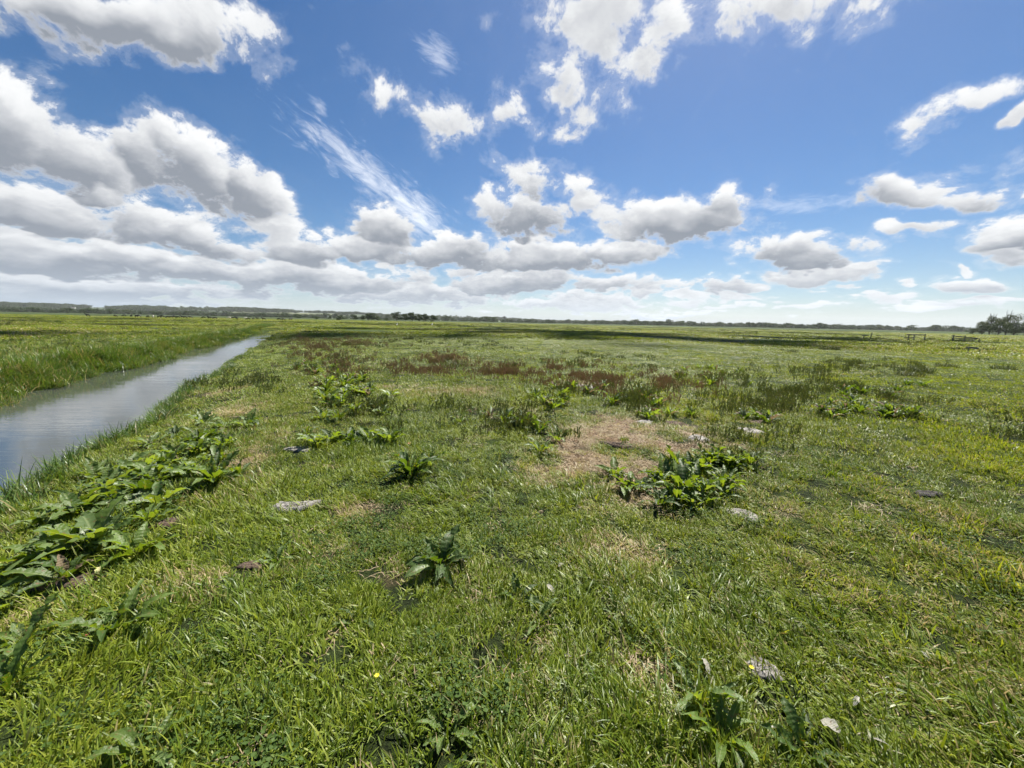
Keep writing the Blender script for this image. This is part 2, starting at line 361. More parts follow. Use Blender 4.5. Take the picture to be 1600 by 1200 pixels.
b = k.new('ShaderNodeBump'); b.inputs['Strength'].default_value = .9; b.inputs['Distance'].default_value = .05
k.put(b.inputs['Height'], k.math('ADD', n1, k.math('MULTIPLY', fld, 3.0))); k.l.new(b.outputs[0], p.inputs['Normal']); k.l.new(p.outputs[0], out.inputs[0])
M_SOIL = m
ns, nt = ss.shape; idx = np.arange(ns * nt).reshape(ns, nt)
fc = np.stack([idx[:-1, :-1], idx[:-1, 1:], idx[1:, 1:], idx[1:, :-1]], -1).reshape(-1, 4)
me = bpy.data.meshes.new('ground'); me.vertices.add(ns * nt); me.vertices.foreach_set('co', np.stack([gx, gy, gz_], -1).ravel())
me.loops.add(fc.size); me.loops.foreach_set('vertex_index', fc.ravel()[...])
me.polygons.add(len(fc)); me.polygons.foreach_set('loop_start', np.arange(0, fc.size, 4)); me.update(calc_edges=True)
me.polygons.foreach_set('use_smooth', [True] * len(fc))
a = me.attributes.new('dry', 'FLOAT', 'POINT'); a.data.foreach_set('value', dryness(gx, gy).ravel().astype(np.float32))
me.materials.append(M_SOIL); ground = bpy.data.objects.new('ground', me); COL.objects.link(ground); tag(ground, kind='structure')
# normals up?
if me.polygons[0].normal.z < 0: me.flip_normals()

# ---- water in the ditch
m, k, out = new_mat('ditch_water'); p = k.new('ShaderNodeBsdfPrincipled')
p.inputs['Base Color'].default_value = (.050, .056, .050, 1); p.inputs['Roughness'].default_value = .01; p.inputs['IOR'].default_value = 1.75
p.inputs['Specular IOR Level'].default_value = .9
geo = k.new('ShaderNodeNewGeometry'); pos = geo.outputs['Position']
rot = k.new('ShaderNodeMapping', vector_type='TEXTURE'); k.put(rot.inputs[0], pos); rot.inputs['Rotation'].default_value = (0, 0, R(8)); rot.inputs['Scale'].default_value = (3.2, .55, 1)
w1 = k.noise(rot.outputs[0], 5, 4, .6, dist=.5); w2 = k.noise(rot.outputs[0], 1.1, 2, .5)
b = k.new('ShaderNodeBump'); b.inputs['Strength'].default_value = .15; b.inputs['Distance'].default_value = .018
k.put(b.inputs['Height'], k.math('MULTIPLY', w1, k.ramp(w2, .3, .62, .3, 1.0))); k.l.new(b.outputs[0], p.inputs['Normal'])
k.l.new(p.outputs[0], out.inputs[0])
vs = []; fs = []
for i, s_ in enumerate(np.linspace(-6, 66, 35)):
    for t_ in (-7.2, -4.6, -2.2): vs.append((s_ * DU[0] + t_ * DN[0], s_ * DU[1] + t_ * DN[1], WATER))
for i in range(34):
    for j in range(2): q = i * 3 + j; fs.append((q, q + 1, q + 4, q + 3))
tag(mesh_obj('ditch_water', vs, fs, [m]), kind='structure')

# ------------------------------------------------------------------ instancing for uncountable growth
def scatter(name, pts, rot, scale, idx, variants, dry=None, label=None):
    """one object of many instanced tufts (grass and herbs nobody could count)"""
    pts = np.asarray(pts, np.float32); n = len(pts)
    me = bpy.data.meshes.new(name); me.vertices.add(n); me.vertices.foreach_set('co', pts.ravel())
    def fa(nm, arr, ty='FLOAT', key='value'):
        a = me.attributes.new(nm, ty, 'POINT'); a.data.foreach_set(key, np.ascontiguousarray(arr).ravel())
    fa('rot', np.asarray(rot, np.float32), 'FLOAT_VECTOR', 'vector'); fa('scl', np.asarray(scale, np.float32), 'FLOAT_VECTOR', 'vector')
    fa('idx', np.asarray(idx, np.int32), 'INT'); fa('dry', np.asarray(dry if dry is not None else np.zeros(n), np.float32))
    o = bpy.data.objects.new(name, me); COL.objects.link(o)
    vc = bpy.data.collections.new(name + '_kinds')
    for i, v in enumerate(variants): v.name = '%s_kind_%03d' % (name, i); vc.objects.link(v)
    g = bpy.data.node_groups.new(name, 'GeometryNodeTree')
    g.interface.new_socket('Geometry', in_out='INPUT', socket_type='NodeSocketGeometry'); g.interface.new_socket('Geometry', in_out='OUTPUT', socket_type='NodeSocketGeometry')
    nn = g.nodes; gi = nn.new('NodeGroupInput'); go = nn.new('NodeGroupOutput')
    m2p = nn.new('GeometryNodeMeshToPoints'); iop = nn.new('GeometryNodeInstanceOnPoints'); ci = nn.new('GeometryNodeCollectionInfo')
    ci.inputs['Collection'].default_value = vc; ci.inputs['Separate Children'].default_value = True; ci.inputs['Reset Children'].default_value = True
    iop.inputs['Pick Instance'].default_value = True
    def na(nm, ty):
        a = nn.new('GeometryNodeInputNamedAttribute'); a.data_type = ty; a.inputs[0].default_value = nm; return a.outputs[0]
    g.links.new(gi.outputs[0], m2p.inputs[0]); g.links.new(m2p.outputs[0], iop.inputs['Points']); g.links.new(ci.outputs[0], iop.inputs['Instance'])
    g.links.new(na('idx', 'INT'), iop.inputs['Instance Index']); g.links.new(na('rot', 'FLOAT_VECTOR'), iop.inputs['Rotation']); g.links.new(na('scl', 'FLOAT_VECTOR'), iop.inputs['Scale'])
    g.links.new(iop.outputs[0], go.inputs[0])
    md = o.modifiers.new('scatter', 'NODES'); md.node_group = g
    tag(o, label, kind='stuff'); return o

def blades(n, radius, hmin, hmax, wmin, wmax, lean=.6, leandir=None, segs=3, seed=0, droop=1.0, fold=False):
    """verts/faces/tone of a tuft of curved tapering blades"""
    r_ = random.Random(seed); V = []; Fc = []; tone = []
    for _ in range(n):
        a = r_.uniform(0, 2 * math.pi); rr = radius * math.sqrt(r_.random()); bx, by = rr * math.cos(a), rr * math.sin(a)
        h = r_.uniform(hmin, hmax) * (1 - .25 * rr / max(radius, .001)); w = r_.uniform(wmin, wmax)
        az = r_.uniform(0, 2 * math.pi) if leandir is None or r_.random() < .3 else r_.gauss(leandir, .5)
        ln = r_.uniform(.15, 1) * lean; tw = r_.uniform(-.6, .6) + az + math.pi / 2; tn = r_.random()
        b0 = len(V); x, y, z = bx, by, -.012; ang = ln * .5
        for i in range(segs + 1):
            f = i / segs; ww = w * (1 - f ** 1.8) * (.75 + .5 * min(1, f * 3)) * .5 + .0002
            cx, cy = math.cos(tw) * ww, math.sin(tw) * ww
            if i < segs: V += [(x - cx, y - cy, z), (x + cx, y + cy, z)]
            else: V.append((x, y, z))
            stp = h / segs; ang += ln * droop * (1.0 / segs) * 1.6
            x += math.cos(az) * math.sin(ang) * stp; y += math.sin(az) * math.sin(ang) * stp; z += math.cos(ang) * stp
            z = max(z, .004)
        for i in range(segs - 1): q = b0 + 2 * i; Fc.append((q, q + 1, q + 3, q + 2))
        q = b0 + 2 * (segs - 1); Fc.append((q, q + 1, q + 2)); tone += [tn] * (len(V) - b0)
    return V, Fc, tone
def tuft(mat, **kw):
    V, Fc, tn = blades(**kw); return mesh_obj('tuft', V, Fc, [mat], link=False, attrs={'tone': tn}, smooth=True)

M_TURF = leafy('turf_grass', [(.028, .048, .007), (.090, .142, .011), (.180, .232, .018), (.28, .31, .042), (.52, .50, .25)], trans=.40, rough=.45, spec=.26, straw=(.34, .27, .13))
M_LONG = leafy('long_grass', [(.026, .054, .007), (.082, .146, .011), (.158, .216, .018), (.26, .30, .040), (.50, .49, .23)], trans=.40, rough=.42, spec=.38, patch=1.5)
M_REED = leafy('bank_grass', [(.026, .060, .012), (.060, .120, .020), (.110, .175, .032), (.24, .26, .09)], trans=.34, rough=.38, patch=4, spec=.4)

def wedge_points(n, r0, r1, power, az=76):
    """random points of the sector ahead; density falls as r^-power"""
    u = rng.random(n); e = 2 - power
    r = (r0 ** e + u * (r1 ** e - r0 ** e)) ** (1 / e) if abs(e) > 1e-6 else r0 * (r1 / r0) ** u
    th = R(az) * (2 * rng.random(n) - 1); return r * np.sin(th), r * np.cos(th), r
CLEAR = [(457,795,.13),(470,702,.15),(1162,802,.10),(1172,676,.15),(1090,688,.13),(1010,658,.16),(1450,774,.10),(1192,1048,.06),(912,606,.22),(962,697,.14),(1050,660,.16),(270,818,.10),(1185,660,.2),(395,883,.07),(120,905,.14),(150,880,.10)]
def place(x, y, keep, wet=.12):
    for (px, py, rad) in CLEAR:
        cx, cy = at(px, py); keep = keep & (np.hypot(x - cx, y - cy) > rad * (.55 + .5 * rng.random(len(x))))
    s, t = st(x, y); L, Rr = edges(s); dry_land = (t > Rr - wet) | (t < L + wet) | (s > 61.5)
    return keep & dry_land, s, t, L, Rr
def flowdir(x, y): return 2.4 + 1.6 * vnoise(x, y, 1.3, 55, 2) + .5 * vnoise(x, y, .35, 56, 2)

def do_turf():
    # near turf: fine blades
    var = [tuft(M_TURF, n=58, radius=.085, hmin=.03, hmax=.105, wmin=.0032, wmax=.0068, lean=1.5, leandir=0, segs=3, seed=i) for i in range(8)]
    var += [tuft(M_TURF, n=42, radius=.07, hmin=.06, hmax=.16, wmin=.0034, wmax=.0066, lean=1.7, leandir=0, segs=4, seed=20 + i) for i in range(6)]
    x, y, r = wedge_points(20000, .55, 9, .75)
    keep, s, t, L, Rr = place(x, y, np.ones(len(x), bool)); d = dryness(x, y)
    lush = vnoise(x, y, .8, 77, 3)
    keep &= rng.random(len(x)) > (d - .35) * 1.0
    keep &= rng.random(len(x)) > .85 * sstep(-vnoise(x, y, .20, 78, 2), .05, .45)
    x, y, r, d, lush, t, Rr = (q[keep] for q in (x, y, r, d, lush, t, Rr)); n = len(x)
    tall = rng.random(n) < .18 + .5 * np.clip(lush, 0, 1) + .1 * sstep(Rr + 1.0 - t, 0, 1)
    idx = np.where(tall, 8 + rng.integers(0, 6, n), rng.integers(0, 8, n))
    sc = (.75 + .45 * rng.random(n)) * (1 + .35 * lush) * (1 - .25 * d); sz = sc * (1 - .35 * (d > .5)) * (.8 + .5 * rng.random(n))
    rot = np.stack([.12 * rng.standard_normal(n), .12 * rng.standard_normal(n), flowdir(x, y) + .7 * rng.standard_normal(n)], -1)
    scatter('turf_grass', np.stack([x, y, ground_z(x, y)], -1), rot, np.stack([sc * 1.15, sc * 1.15, sz], -1), idx, var, d, 'short grazed grass in the foreground')
    # middle distance
    var = [tuft(M_TURF, n=60, radius=.16, hmin=.04, hmax=.10, wmin=.006, wmax=.012, lean=1.3, leandir=0, segs=2, seed=40 + i) for i in range(6)]
    x, y, r = wedge_points(34000, 7.5, 42, 1.15)
    keep, s, t, L, Rr = place(x, y, np.ones(len(x), bool)); d = dryness(x, y)
    keep &= rng.random(len(x)) > (d - .35) * 1.0
    x, y, r, d = (q[keep] for q in (x, y, r, d)); n = len(x); lush = vnoise(x, y, 1.6, 79, 3)
    sc = (.8 + .5 * rng.random(n)) * (1 + r / 40); sz = (.8 + .5 * rng.random(n)) * (1 + .45 * lush)
    rot = np.stack([np.zeros(n), np.zeros(n), flowdir(x, y) + .8 * rng.standard_normal(n)], -1)
    scatter('field_grass', np.stack([x, y, ground_z(x, y)], -1), rot, np.stack([sc, sc, sz], -1), rng.integers(0, 6, n), var, d, 'grass of the field in the middle distance')
    # far: broad low patches of rougher grass
    var = [tuft(M_TURF, n=110, radius=.6, hmin=.06, hmax=.17, wmin=.03, wmax=.06, lean=.9, segs=2, seed=60 + i) for i in range(5)]
    x, y, r = wedge_points(26000, 38, 330, 1.25, 70)
    keep, s, t, L, Rr = place(x, y, np.ones(len(x), bool))
    keep &= vnoise(x, y, 9, 81, 3) > -.35
    x, y, r = (q[keep] for q in (x, y, r)); n = len(x); d = np.clip(.14 + .3 * vnoise(x, y, 12, 90, 3), 0, 1)
    sc = (.8 + .8 * rng.random(n)) * (1 + r / 160)
    rot = np.stack([np.zeros(n), np.zeros(n), rng.random(n) * 6.28], -1)
    scatter('distant_grass', np.stack([x, y, ground_z(x, y)], -1), rot, np.stack([sc, sc, (.7 + .6 * rng.random(n)) * (1 + .5 * vnoise(x, y, 6, 83, 2))], -1), rng.integers(0, 5, n), var, d, 'rough grass far out in the field')
    # long drooping grass in the lowest corner and in odd clumps
    var = [tuft(M_LONG, n=42, radius=.07, hmin=.10, hmax=.24, wmin=.0038, wmax=.0075, lean=1.9, leandir=0, segs=5, seed=80 + i, droop=1.2) for i in range(7)]
    x, y, r = wedge_points(6500, .6, 12, .9)
    lush = vnoise(x, y, .75, 91, 3); d = dryness(x, y)
    keep, s, t, L, Rr = place(x, y, (lush > -.04 + .05 * r) & (d < .45))
    x, y, r, d = (q[keep] for q in (x, y, r, d)); n = len(x); sc = .75 + .4 * rng.random(n)
    rot = np.stack([np.zeros(n), np.zeros(n), flowdir(x, y) + .5 * rng.standard_normal(n)], -1)
    scatter('long_grass', np.stack([x, y, ground_z(x, y)], -1), rot, np.stack([sc, sc, sc * (.8 + .3 * rng.random(n))], -1), rng.integers(0, 7, n), var, d * .6, 'longer grass lying over in clumps')
do_turf()

def do_banks():
    var = [tuft(M_REED, n=34, radius=.10, hmin=.14, hmax=.36, wmin=.005, wmax=.010, lean=.85, leandir=0, segs=4, seed=120 + i) for i in range(7)]
    P_, RT, SCL, DR = [], [], [], []
    # right bank fringe
    n = 4600; s = -2 + 60 * rng.random(n) ** 1.5; L, Rr = edges(s); t = Rr + rng.normal(.06, .13, n)
    k_ = (t > Rr - .16) & (t < Rr + .5); s, t = s[k_], t[k_]
    x = s * DU[0] + t * DN[0]; y = s * DU[1] + t * DN[1]; sc = (.70 + .65 * rng.random(len(x))) * (1 - .62 * sstep(s, 8, 34)) * (1 + .3 * vnoise(x, y, 1.0, 93, 2))
    P_.append(np.stack([x, y, ground_z(x, y)], -1)); RT.append(np.stack([0 * x, 0 * x, rng.normal(3.0, 1.2, len(x))], -1)); SCL.append(np.stack([sc, sc, sc], -1)); DR.append(0 * x + .05)
    # left bank: taller reedy belt and rough sward behind it
    n = 9500; s = 2 + 78 * rng.random(n) ** 1.3; L, Rr = edges(s); q = rng.random(n); t = L + .12 - np.where(q < .45, 1.3 * rng.random(n), .6 + 9 * rng.random(n) ** 1.5)
    x = s * DU[0] + t * DN[0]; y = s * DU[1] + t * DN[1]; sc = np.where(L - t < 1.1, 1.15 + .55 * rng.random(n), .55 + .45 * rng.random(n)) * (1 + .35 * vnoise(x, y, 2.2, 94, 2))
    P_.append(np.stack([x, y, np.maximum(ground_z(x, y), WATER - .05)], -1)); RT.append(np.stack([0 * x, 0 * x, rng.normal(-.4, 1.3, n)], -1)); SCL.append(np.stack([sc * 1.2, sc * 1.2, sc], -1)); DR.append(.10 + .15 * vnoise(x, y, 3, 95, 2))
    # the closed head of the ditch
    n = 700; s = 61 + 6 * rng.random(n); t = -8 + 7 * rng.random(n); x = s * DU[0] + t * DN[0]; y = s * DU[1] + t * DN[1]; sc = .4 + .3 * rng.random(n)
    P_.append(np.stack([x, y, ground_z(x, y)], -1)); RT.append(np.stack([0 * x, 0 * x, rng.random(n) * 6], -1)); SCL.append(np.stack([sc, sc, sc * .7], -1)); DR.append(0 * x)
    P_, RT, SCL, DR = (np.concatenate(q) for q in (P_, RT, SCL, DR))
    scatter('bank_grass', P_, RT, SCL, rng.integers(0, 7, len(P_)), var, np.clip(DR, 0, 1), 'tall grass along both banks of the ditch')
do_banks()

# straw litter, clover-like herbs, sorrel
M_STRAW = leafy('dead_straw', [(.20, .14, .075), (.33, .25, .14), (.47, .37, .22)], trans=.2, rough=.6, dry=False, patch=.6, tcol_gain=(1.1, 1, .8))
M_HERB = leafy('herb_leaves', spec=.15, ramp_cols=[(.030, .062, .012), (.060, .105, .020), (.10, .155, .035)], trans=.35, rough=.6, dry=False, patch=1.2)
M_SORREL = leafy('sorrel_stalks', [(.11, .14, .038), (.15, .125, .055), (.21, .135, .085), (.14, .17, .048)], trans=.25, rough=.7, dry=False, patch=2, tcol_gain=(1.2, .95, .75))
M_WEED = leafy('rough_weeds', [(.055, .080, .024), (.090, .115, .036), (.130, .120, .055)], trans=.22, rough=.6, dry=False, patch=1.5)
def do_litter():
    var = [tuft(M_STRAW, n=36, radius=.11, hmin=.04, hmax=.13, wmin=.0022, wmax=.0042, lean=2.6, leandir=None, segs=3, seed=140 + i) for i in range(5)]
    x, y, r = wedge_points(26000, .6, 14, .8); d = dryness(x, y)
    keep, *_ = place(x, y, rng.random(len(x)) < np.clip((d - .27) * 1.6, .025, .85)); x, y = x[keep], y[keep]; n = len(x)
    sc = .7 + .6 * rng.random(n); rot = np.stack([.1 * rng.standard_normal(n), .1 * rng.standard_normal(n), 6.28 * rng.random(n)], -1)
    scatter('straw_litter', np.stack([x, y, ground_z(x, y) + .008], -1), rot, np.stack([sc * (1 + .03 * np.hypot(x, y)), sc * (1 + .03 * np.hypot(x, y)), sc * .55], -1), rng.integers(0, 5, n), var, None, 'dead straw lying in bleached patches of the turf')
    # small round-leaved herbs
    def herb(seed):
        r_ = random.Random(seed); V = []; Fc = []; tn = []
        for _ in range(16):
            a = r_.uniform(0, 6.28); d_ = r_.uniform(.01, .06); h = r_.uniform(.01, .045); L_ = r_.uniform(.007, .017); W = L_ * r_.uniform(.5, .9)
            c = Vector((math.cos(a) * d_, math.sin(a) * d_, h)); u = Vector((math.cos(a), math.sin(a), r_.uniform(-.4, .5))).normalized(); v = u.cross(Vector((r_.uniform(-.3, .3), r_.uniform(-.3, .3), 1))).normalized()
            n_ = u.cross(v); b = len(V); t = r_.random()
            V += [tuple(c - u * L_ * .2), tuple(c + u * L_ * .3 + v * W * .5 + n_ * .002), tuple(c + u * L_), tuple(c + u * L_ * .3 - v * W * .5 + n_ * .002), tuple(c + u * L_ * .7 + v * W * .4), tuple(c + u * L_ * .7 - v * W * .4)]
            Fc += [(b, b + 1, b + 4, b + 2, b + 5, b + 3)]; tn += [t] * 6
        return mesh_obj('herb', V, Fc, [M_HERB], link=False, attrs={'tone': tn}, smooth=False)
    x, y, r = wedge_points(9000, .6, 6.5, .9); h_ = vnoise(x, y, .45, 101, 3)
    keep, *_ = place(x, y, (h_ > .30) & (dryness(x, y) < .4)); x, y = x[keep], y[keep]; n = len(x); sc = .8 + .7 * rng.random(n)
    scatter('ground_herbs', np.stack([x, y, ground_z(x, y) + .01], -1), np.stack([0 * x, 0 * x, 6.28 * rng.random(n)], -1), np.stack([sc, sc, sc], -1), rng.integers(0, 5, n), [herb(i) for i in range(5)], None, 'small round-leaved herbs among the turf')
    # sorrel / dead dock stalks in rusty drifts, and drifts of dull weeds
    def stalks(seed, mat, n, hh, rad):
        r_ = random.Random(seed); V = []; Fc = []; tn = []
        for _ in range(n):
            a = r_.uniform(0, 6.28); d_ = rad * math.sqrt(r_.random()); x, y = math.cos(a) * d_, math.sin(a) * d_; h = hh * r_.uniform(.5, 1.1); lx, ly = r_.gauss(0, .18) * h, r_.gauss(0, .18) * h; w = .0035
            t = r_.random(); az = r_.uniform(0, 3.14); b = len(V); cx, cy = math.cos(az) * w, math.sin(az) * w
            V += [(x - cx, y - cy, 0), (x + cx, y + cy, 0), (x + lx + cx * .5, y + ly + cy * .5, h), (x + lx - cx * .5, y + ly - cy * .5, h)]; Fc.append((b, b + 1, b + 2, b + 3)); tn += [t] * 4
            for q in range(9):
                f = r_.uniform(.3, 1); px_, py_, pz_ = x + lx * f, y + ly * f, h * f; e = r_.uniform(.010, .026); aa = r_.uniform(0, 6.28); b = len(V)
                V += [(px_, py_, pz_ - e * .5), (px_ + math.cos(aa) * e, py_ + math.sin(aa) * e, pz_ + e * .4), (px_ + math.cos(aa) * e * .4, py_ + math.sin(aa) * e * .4, pz_ + e * 1.5)]; Fc.append((b, b + 1, b + 2)); tn += [min(1, max(0, t + r_.uniform(-.3, .3)))] * 3
        return mesh_obj('stalk', V, Fc, [mat], link=False, attrs={'tone': tn})
    def drift(name, mat, spots, per, hh, label, seed):
        var = [stalks(seed + i, mat, 9, hh, .13) for i in range(5)]; X = []; Y = []
        for (px, py, rx, ry, w) in spots:
            n = int(per * w); a = rng.random(n) * 6.28; q = np.sqrt(rng.random(n)) * (1 + .25 * rng.standard_normal(n))
            for i in range(n):
                u, v = px + rx * 1.25 * q[i] ** 1.6 * math.cos(a[i]), py + ry * 1.35 * q[i] ** 1.6 * math.sin(a[i])
                if v < 508 + .0209 * (u - 800): continue
                gx_, gy_ = at(u, v); X.append(gx_); Y.append(gy_)
        x, y = np.array(X), np.array(Y); kk = vnoise(x, y, .8, seed, 2) > (-.12 if name == 'red_sorrel' else -.2); x, y = x[kk], y[kk]
        keep, *_ = place(x, y, np.ones(len(x), bool), -.3); x, y = x[keep], y[keep]; n = len(x); sc = .6 + .6 * rng.random(n)
        scatter(name, np.stack([x, y, ground_z(x, y)], -1), np.stack([0 * x, 0 * x, 6.28 * rng.random(n)], -1), np.stack([sc, sc, sc], -1), rng.integers(0, 5, n), var, None, label)
    drift('red_sorrel', M_SORREL, [(500,545,60,24,1.3),(560,535,60,10,.9),(540,575,50,14,.5),(660,575,55,9,1.2),(700,563,28,8,.6),(790,583,45,10,1.1),(905,590,50,14,.5),(960,597,50,14,.4),(1050,600,60,20,.6),(860,575,70,8,.4),(470,530,30,12,.6)], 210, .20, 'rust red sorrel stalks in drifts across the field', 160)
    drift('rough_weeds', M_WEED, [(1240,615,80,26,.8),(1330,610,60,24,.7),(1290,585,90,14,.8),(1400,640,50,16,.5),(1330,570,60,6,.5),(1430,578,18,8,.5),(1000,625,30,14,.5),(1110,600,60,24,.5),(1180,640,60,14,.35),(880,610,60,14,.3),(820,665,60,22,.35),(590,640,60,22,.3),(1150,700,70,18,.35),(530,560,50,30,.5),(760,640,60,16,.3),(400,600,60,10,.2),(1290,640,70,14,.35)], 125, .23, 'dull green and brown weeds in loose drifts', 180)
    # sparse darker tussocks over the field
    var = [stalks(200 + i, M_WEED, 16, .20, .20) for i in range(4)] 
    x, y, r = wedge_points(4200, 9, 160, 1.3, 70); keep, *_ = place(x, y, vnoise(x, y, 7, 105, 3) > .05); x, y, r = x[keep], y[keep], r[keep]; n = len(x); sc = (.6 + .7 * rng.random(n)) * (1 + r / 120)
    scatter('scattered_weeds', np.stack([x, y, ground_z(x, y)], -1), np.stack([0 * x, 0 * x, 6.28 * rng.random(n)], -1), np.stack([sc, sc, sc * .7], -1), rng.integers(0, 4, n), var, None, 'low weeds scattered over the open field')
do_litter()

#@@OBJECTS@@
# ------------------------------------------------------------------ clouds overhead, out of the frame, whose shade lies on the far field
m, k, out = new_mat('cloud_white'); p = k.new('ShaderNodeBsdfPrincipled'); p.inputs['Base Color'].default_value = (.85, .86, .88, 1); p.inputs['Roughness'].default_value = 1
k.l.new(p.outputs[0], out.inputs[0]); M_CLOUD = m
def cloud_over(shade_blobs, h=650, seed=1, dense=.66):
    """broken cloud of many puffs standing so that its shade falls on the listed ground patches (x, y, rx, ry)"""
    off = Vector((SUN.x, SUN.y, 0)) * (h / SUN.z); r_ = random.Random(seed); bm = bmesh.new()
    for (cx, cy, rx, ry, th) in shade_blobs:
        n = int(rx * ry * dense / 30)
        for i in range(n):
            a = r_.uniform(0, 6.28); q = math.sqrt(r_.random()) * (1 + .12 * r_.gauss(0, 1)); pr = r_.uniform(3.2, 6.2)
            lx, ly = rx * q * math.cos(a), ry * q * math.sin(a)
            c = Vector((cx + lx * math.cos(th) - ly * math.sin(th), cy + lx * math.sin(th) + ly * math.cos(th), 0)) + off
            M = Matrix.Translation((c.x, c.y, h + 4 + r_.uniform(0, 8))) @ Matrix.Rotation(a, 4, 'Z') @ Matrix.Diagonal((pr * r_.uniform(.8, 1.5), pr, pr * .6, 1))
            bmesh.ops.create_icosphere(bm, subdivisions=1, radius=1, matrix=M)
    me = bpy.data.meshes.new('sky_cloud'); bm.to_mesh(me); bm.free(); me.materials.append(M_CLOUD)
    o = bpy.data.objects.new('sky_cloud', me); COL.objects.link(o); tag(o, kind='structure'); return o
cloud_over([(15, 58, 40, 29, 0), (48, 72, 30, 20, .3), (-8, 62, 24, 22, 0), (20, 130, 110, 26, 0), (90, 230, 150, 40, .1)], seed=3)
cloud_over([(-72, 29, 42, 52, .49), (-120, 60, 40, 50, .3), (-110, 130, 60, 30, .2)], seed=9, dense=.42)

# ------------------------------------------------------------------ distance: hills, woods, hedge trees, houses
def far_horizon(d, y_extra): return 0
HB = [(-900, 2050, 420, 260, 22), (-1850, 2300, 700, 420, 46), (-330, 2500, 560, 250, 22), (500, 2900, 900, 260, 18), (1700, 3000, 1100, 260, 14), (-2500, 1500, 500, 500, 30), (300,3200,2800,200,14)]
def hill_z(x, y):
    z = np.zeros_like(x)
    for cx, cy, a, b_, h in HB: z = z + h * np.exp(-((x - cx) / a) ** 2 - ((y - cy) / b_) ** 2)
    return (z + 3 * vnoise(x, y, 160, 61, 3) * sstep(z, 2, 12)) * sstep(np.hypot(x, y), 1000, 1700) - 1.5
hx, hy = np.meshgrid(np.linspace(-3150, 3150, 170), np.linspace(950, 3150, 70), indexing='ij'); hz_ = hill_z(hx, hy)
m, k, out = new_mat('hill_fields'); p = k.new('ShaderNodeBsdfPrincipled'); geo = k.new('ShaderNodeNewGeometry')
vo = k.new('ShaderNodeTexVoronoi', feature='F1'); vo.inputs['Scale'].default_value = .0055; k.put(vo.inputs['Vector'], k.vec('MULTIPLY', geo.outputs['Position'], (1, 1, 0)))
cr = k.new('ShaderNodeValToRGB'); cr.color_ramp.interpolation = 'CONSTANT'; el = cr.color_ramp.elements
for i, c in enumerate([(.040, .062, .022), (.060, .085, .028), (.035, .055, .02), (.085, .095, .035), (.045, .07, .024)]):
    e = el[i] if i < 2 else el.new(.5)
    e.position = i * .2; e.color = (*c, 1)
sx = k.new('ShaderNodeSeparateColor'); k.put(sx.inputs[0], vo.outputs['Color']); k.put(cr.inputs[0], sx.outputs[0])
k.put(p.inputs['Base Color'], cr.outputs[0]); p.inputs['Roughness'].default_value = 1; k.l.new(p.outputs[0], out.inputs[0])
a_, b_ = hx.shape; idx = np.arange(a_ * b_).reshape(a_, b_)
fc = np.stack([idx[:-1, :-1], idx[1:, :-1], idx[1:, 1:], idx[:-1, 1:]], -1).reshape(-1, 4)
tag(mesh_obj('hills', np.stack([hx, hy, hz_], -1).reshape(-1, 3), fc.tolist(), [m], smooth=True), kind='structure')

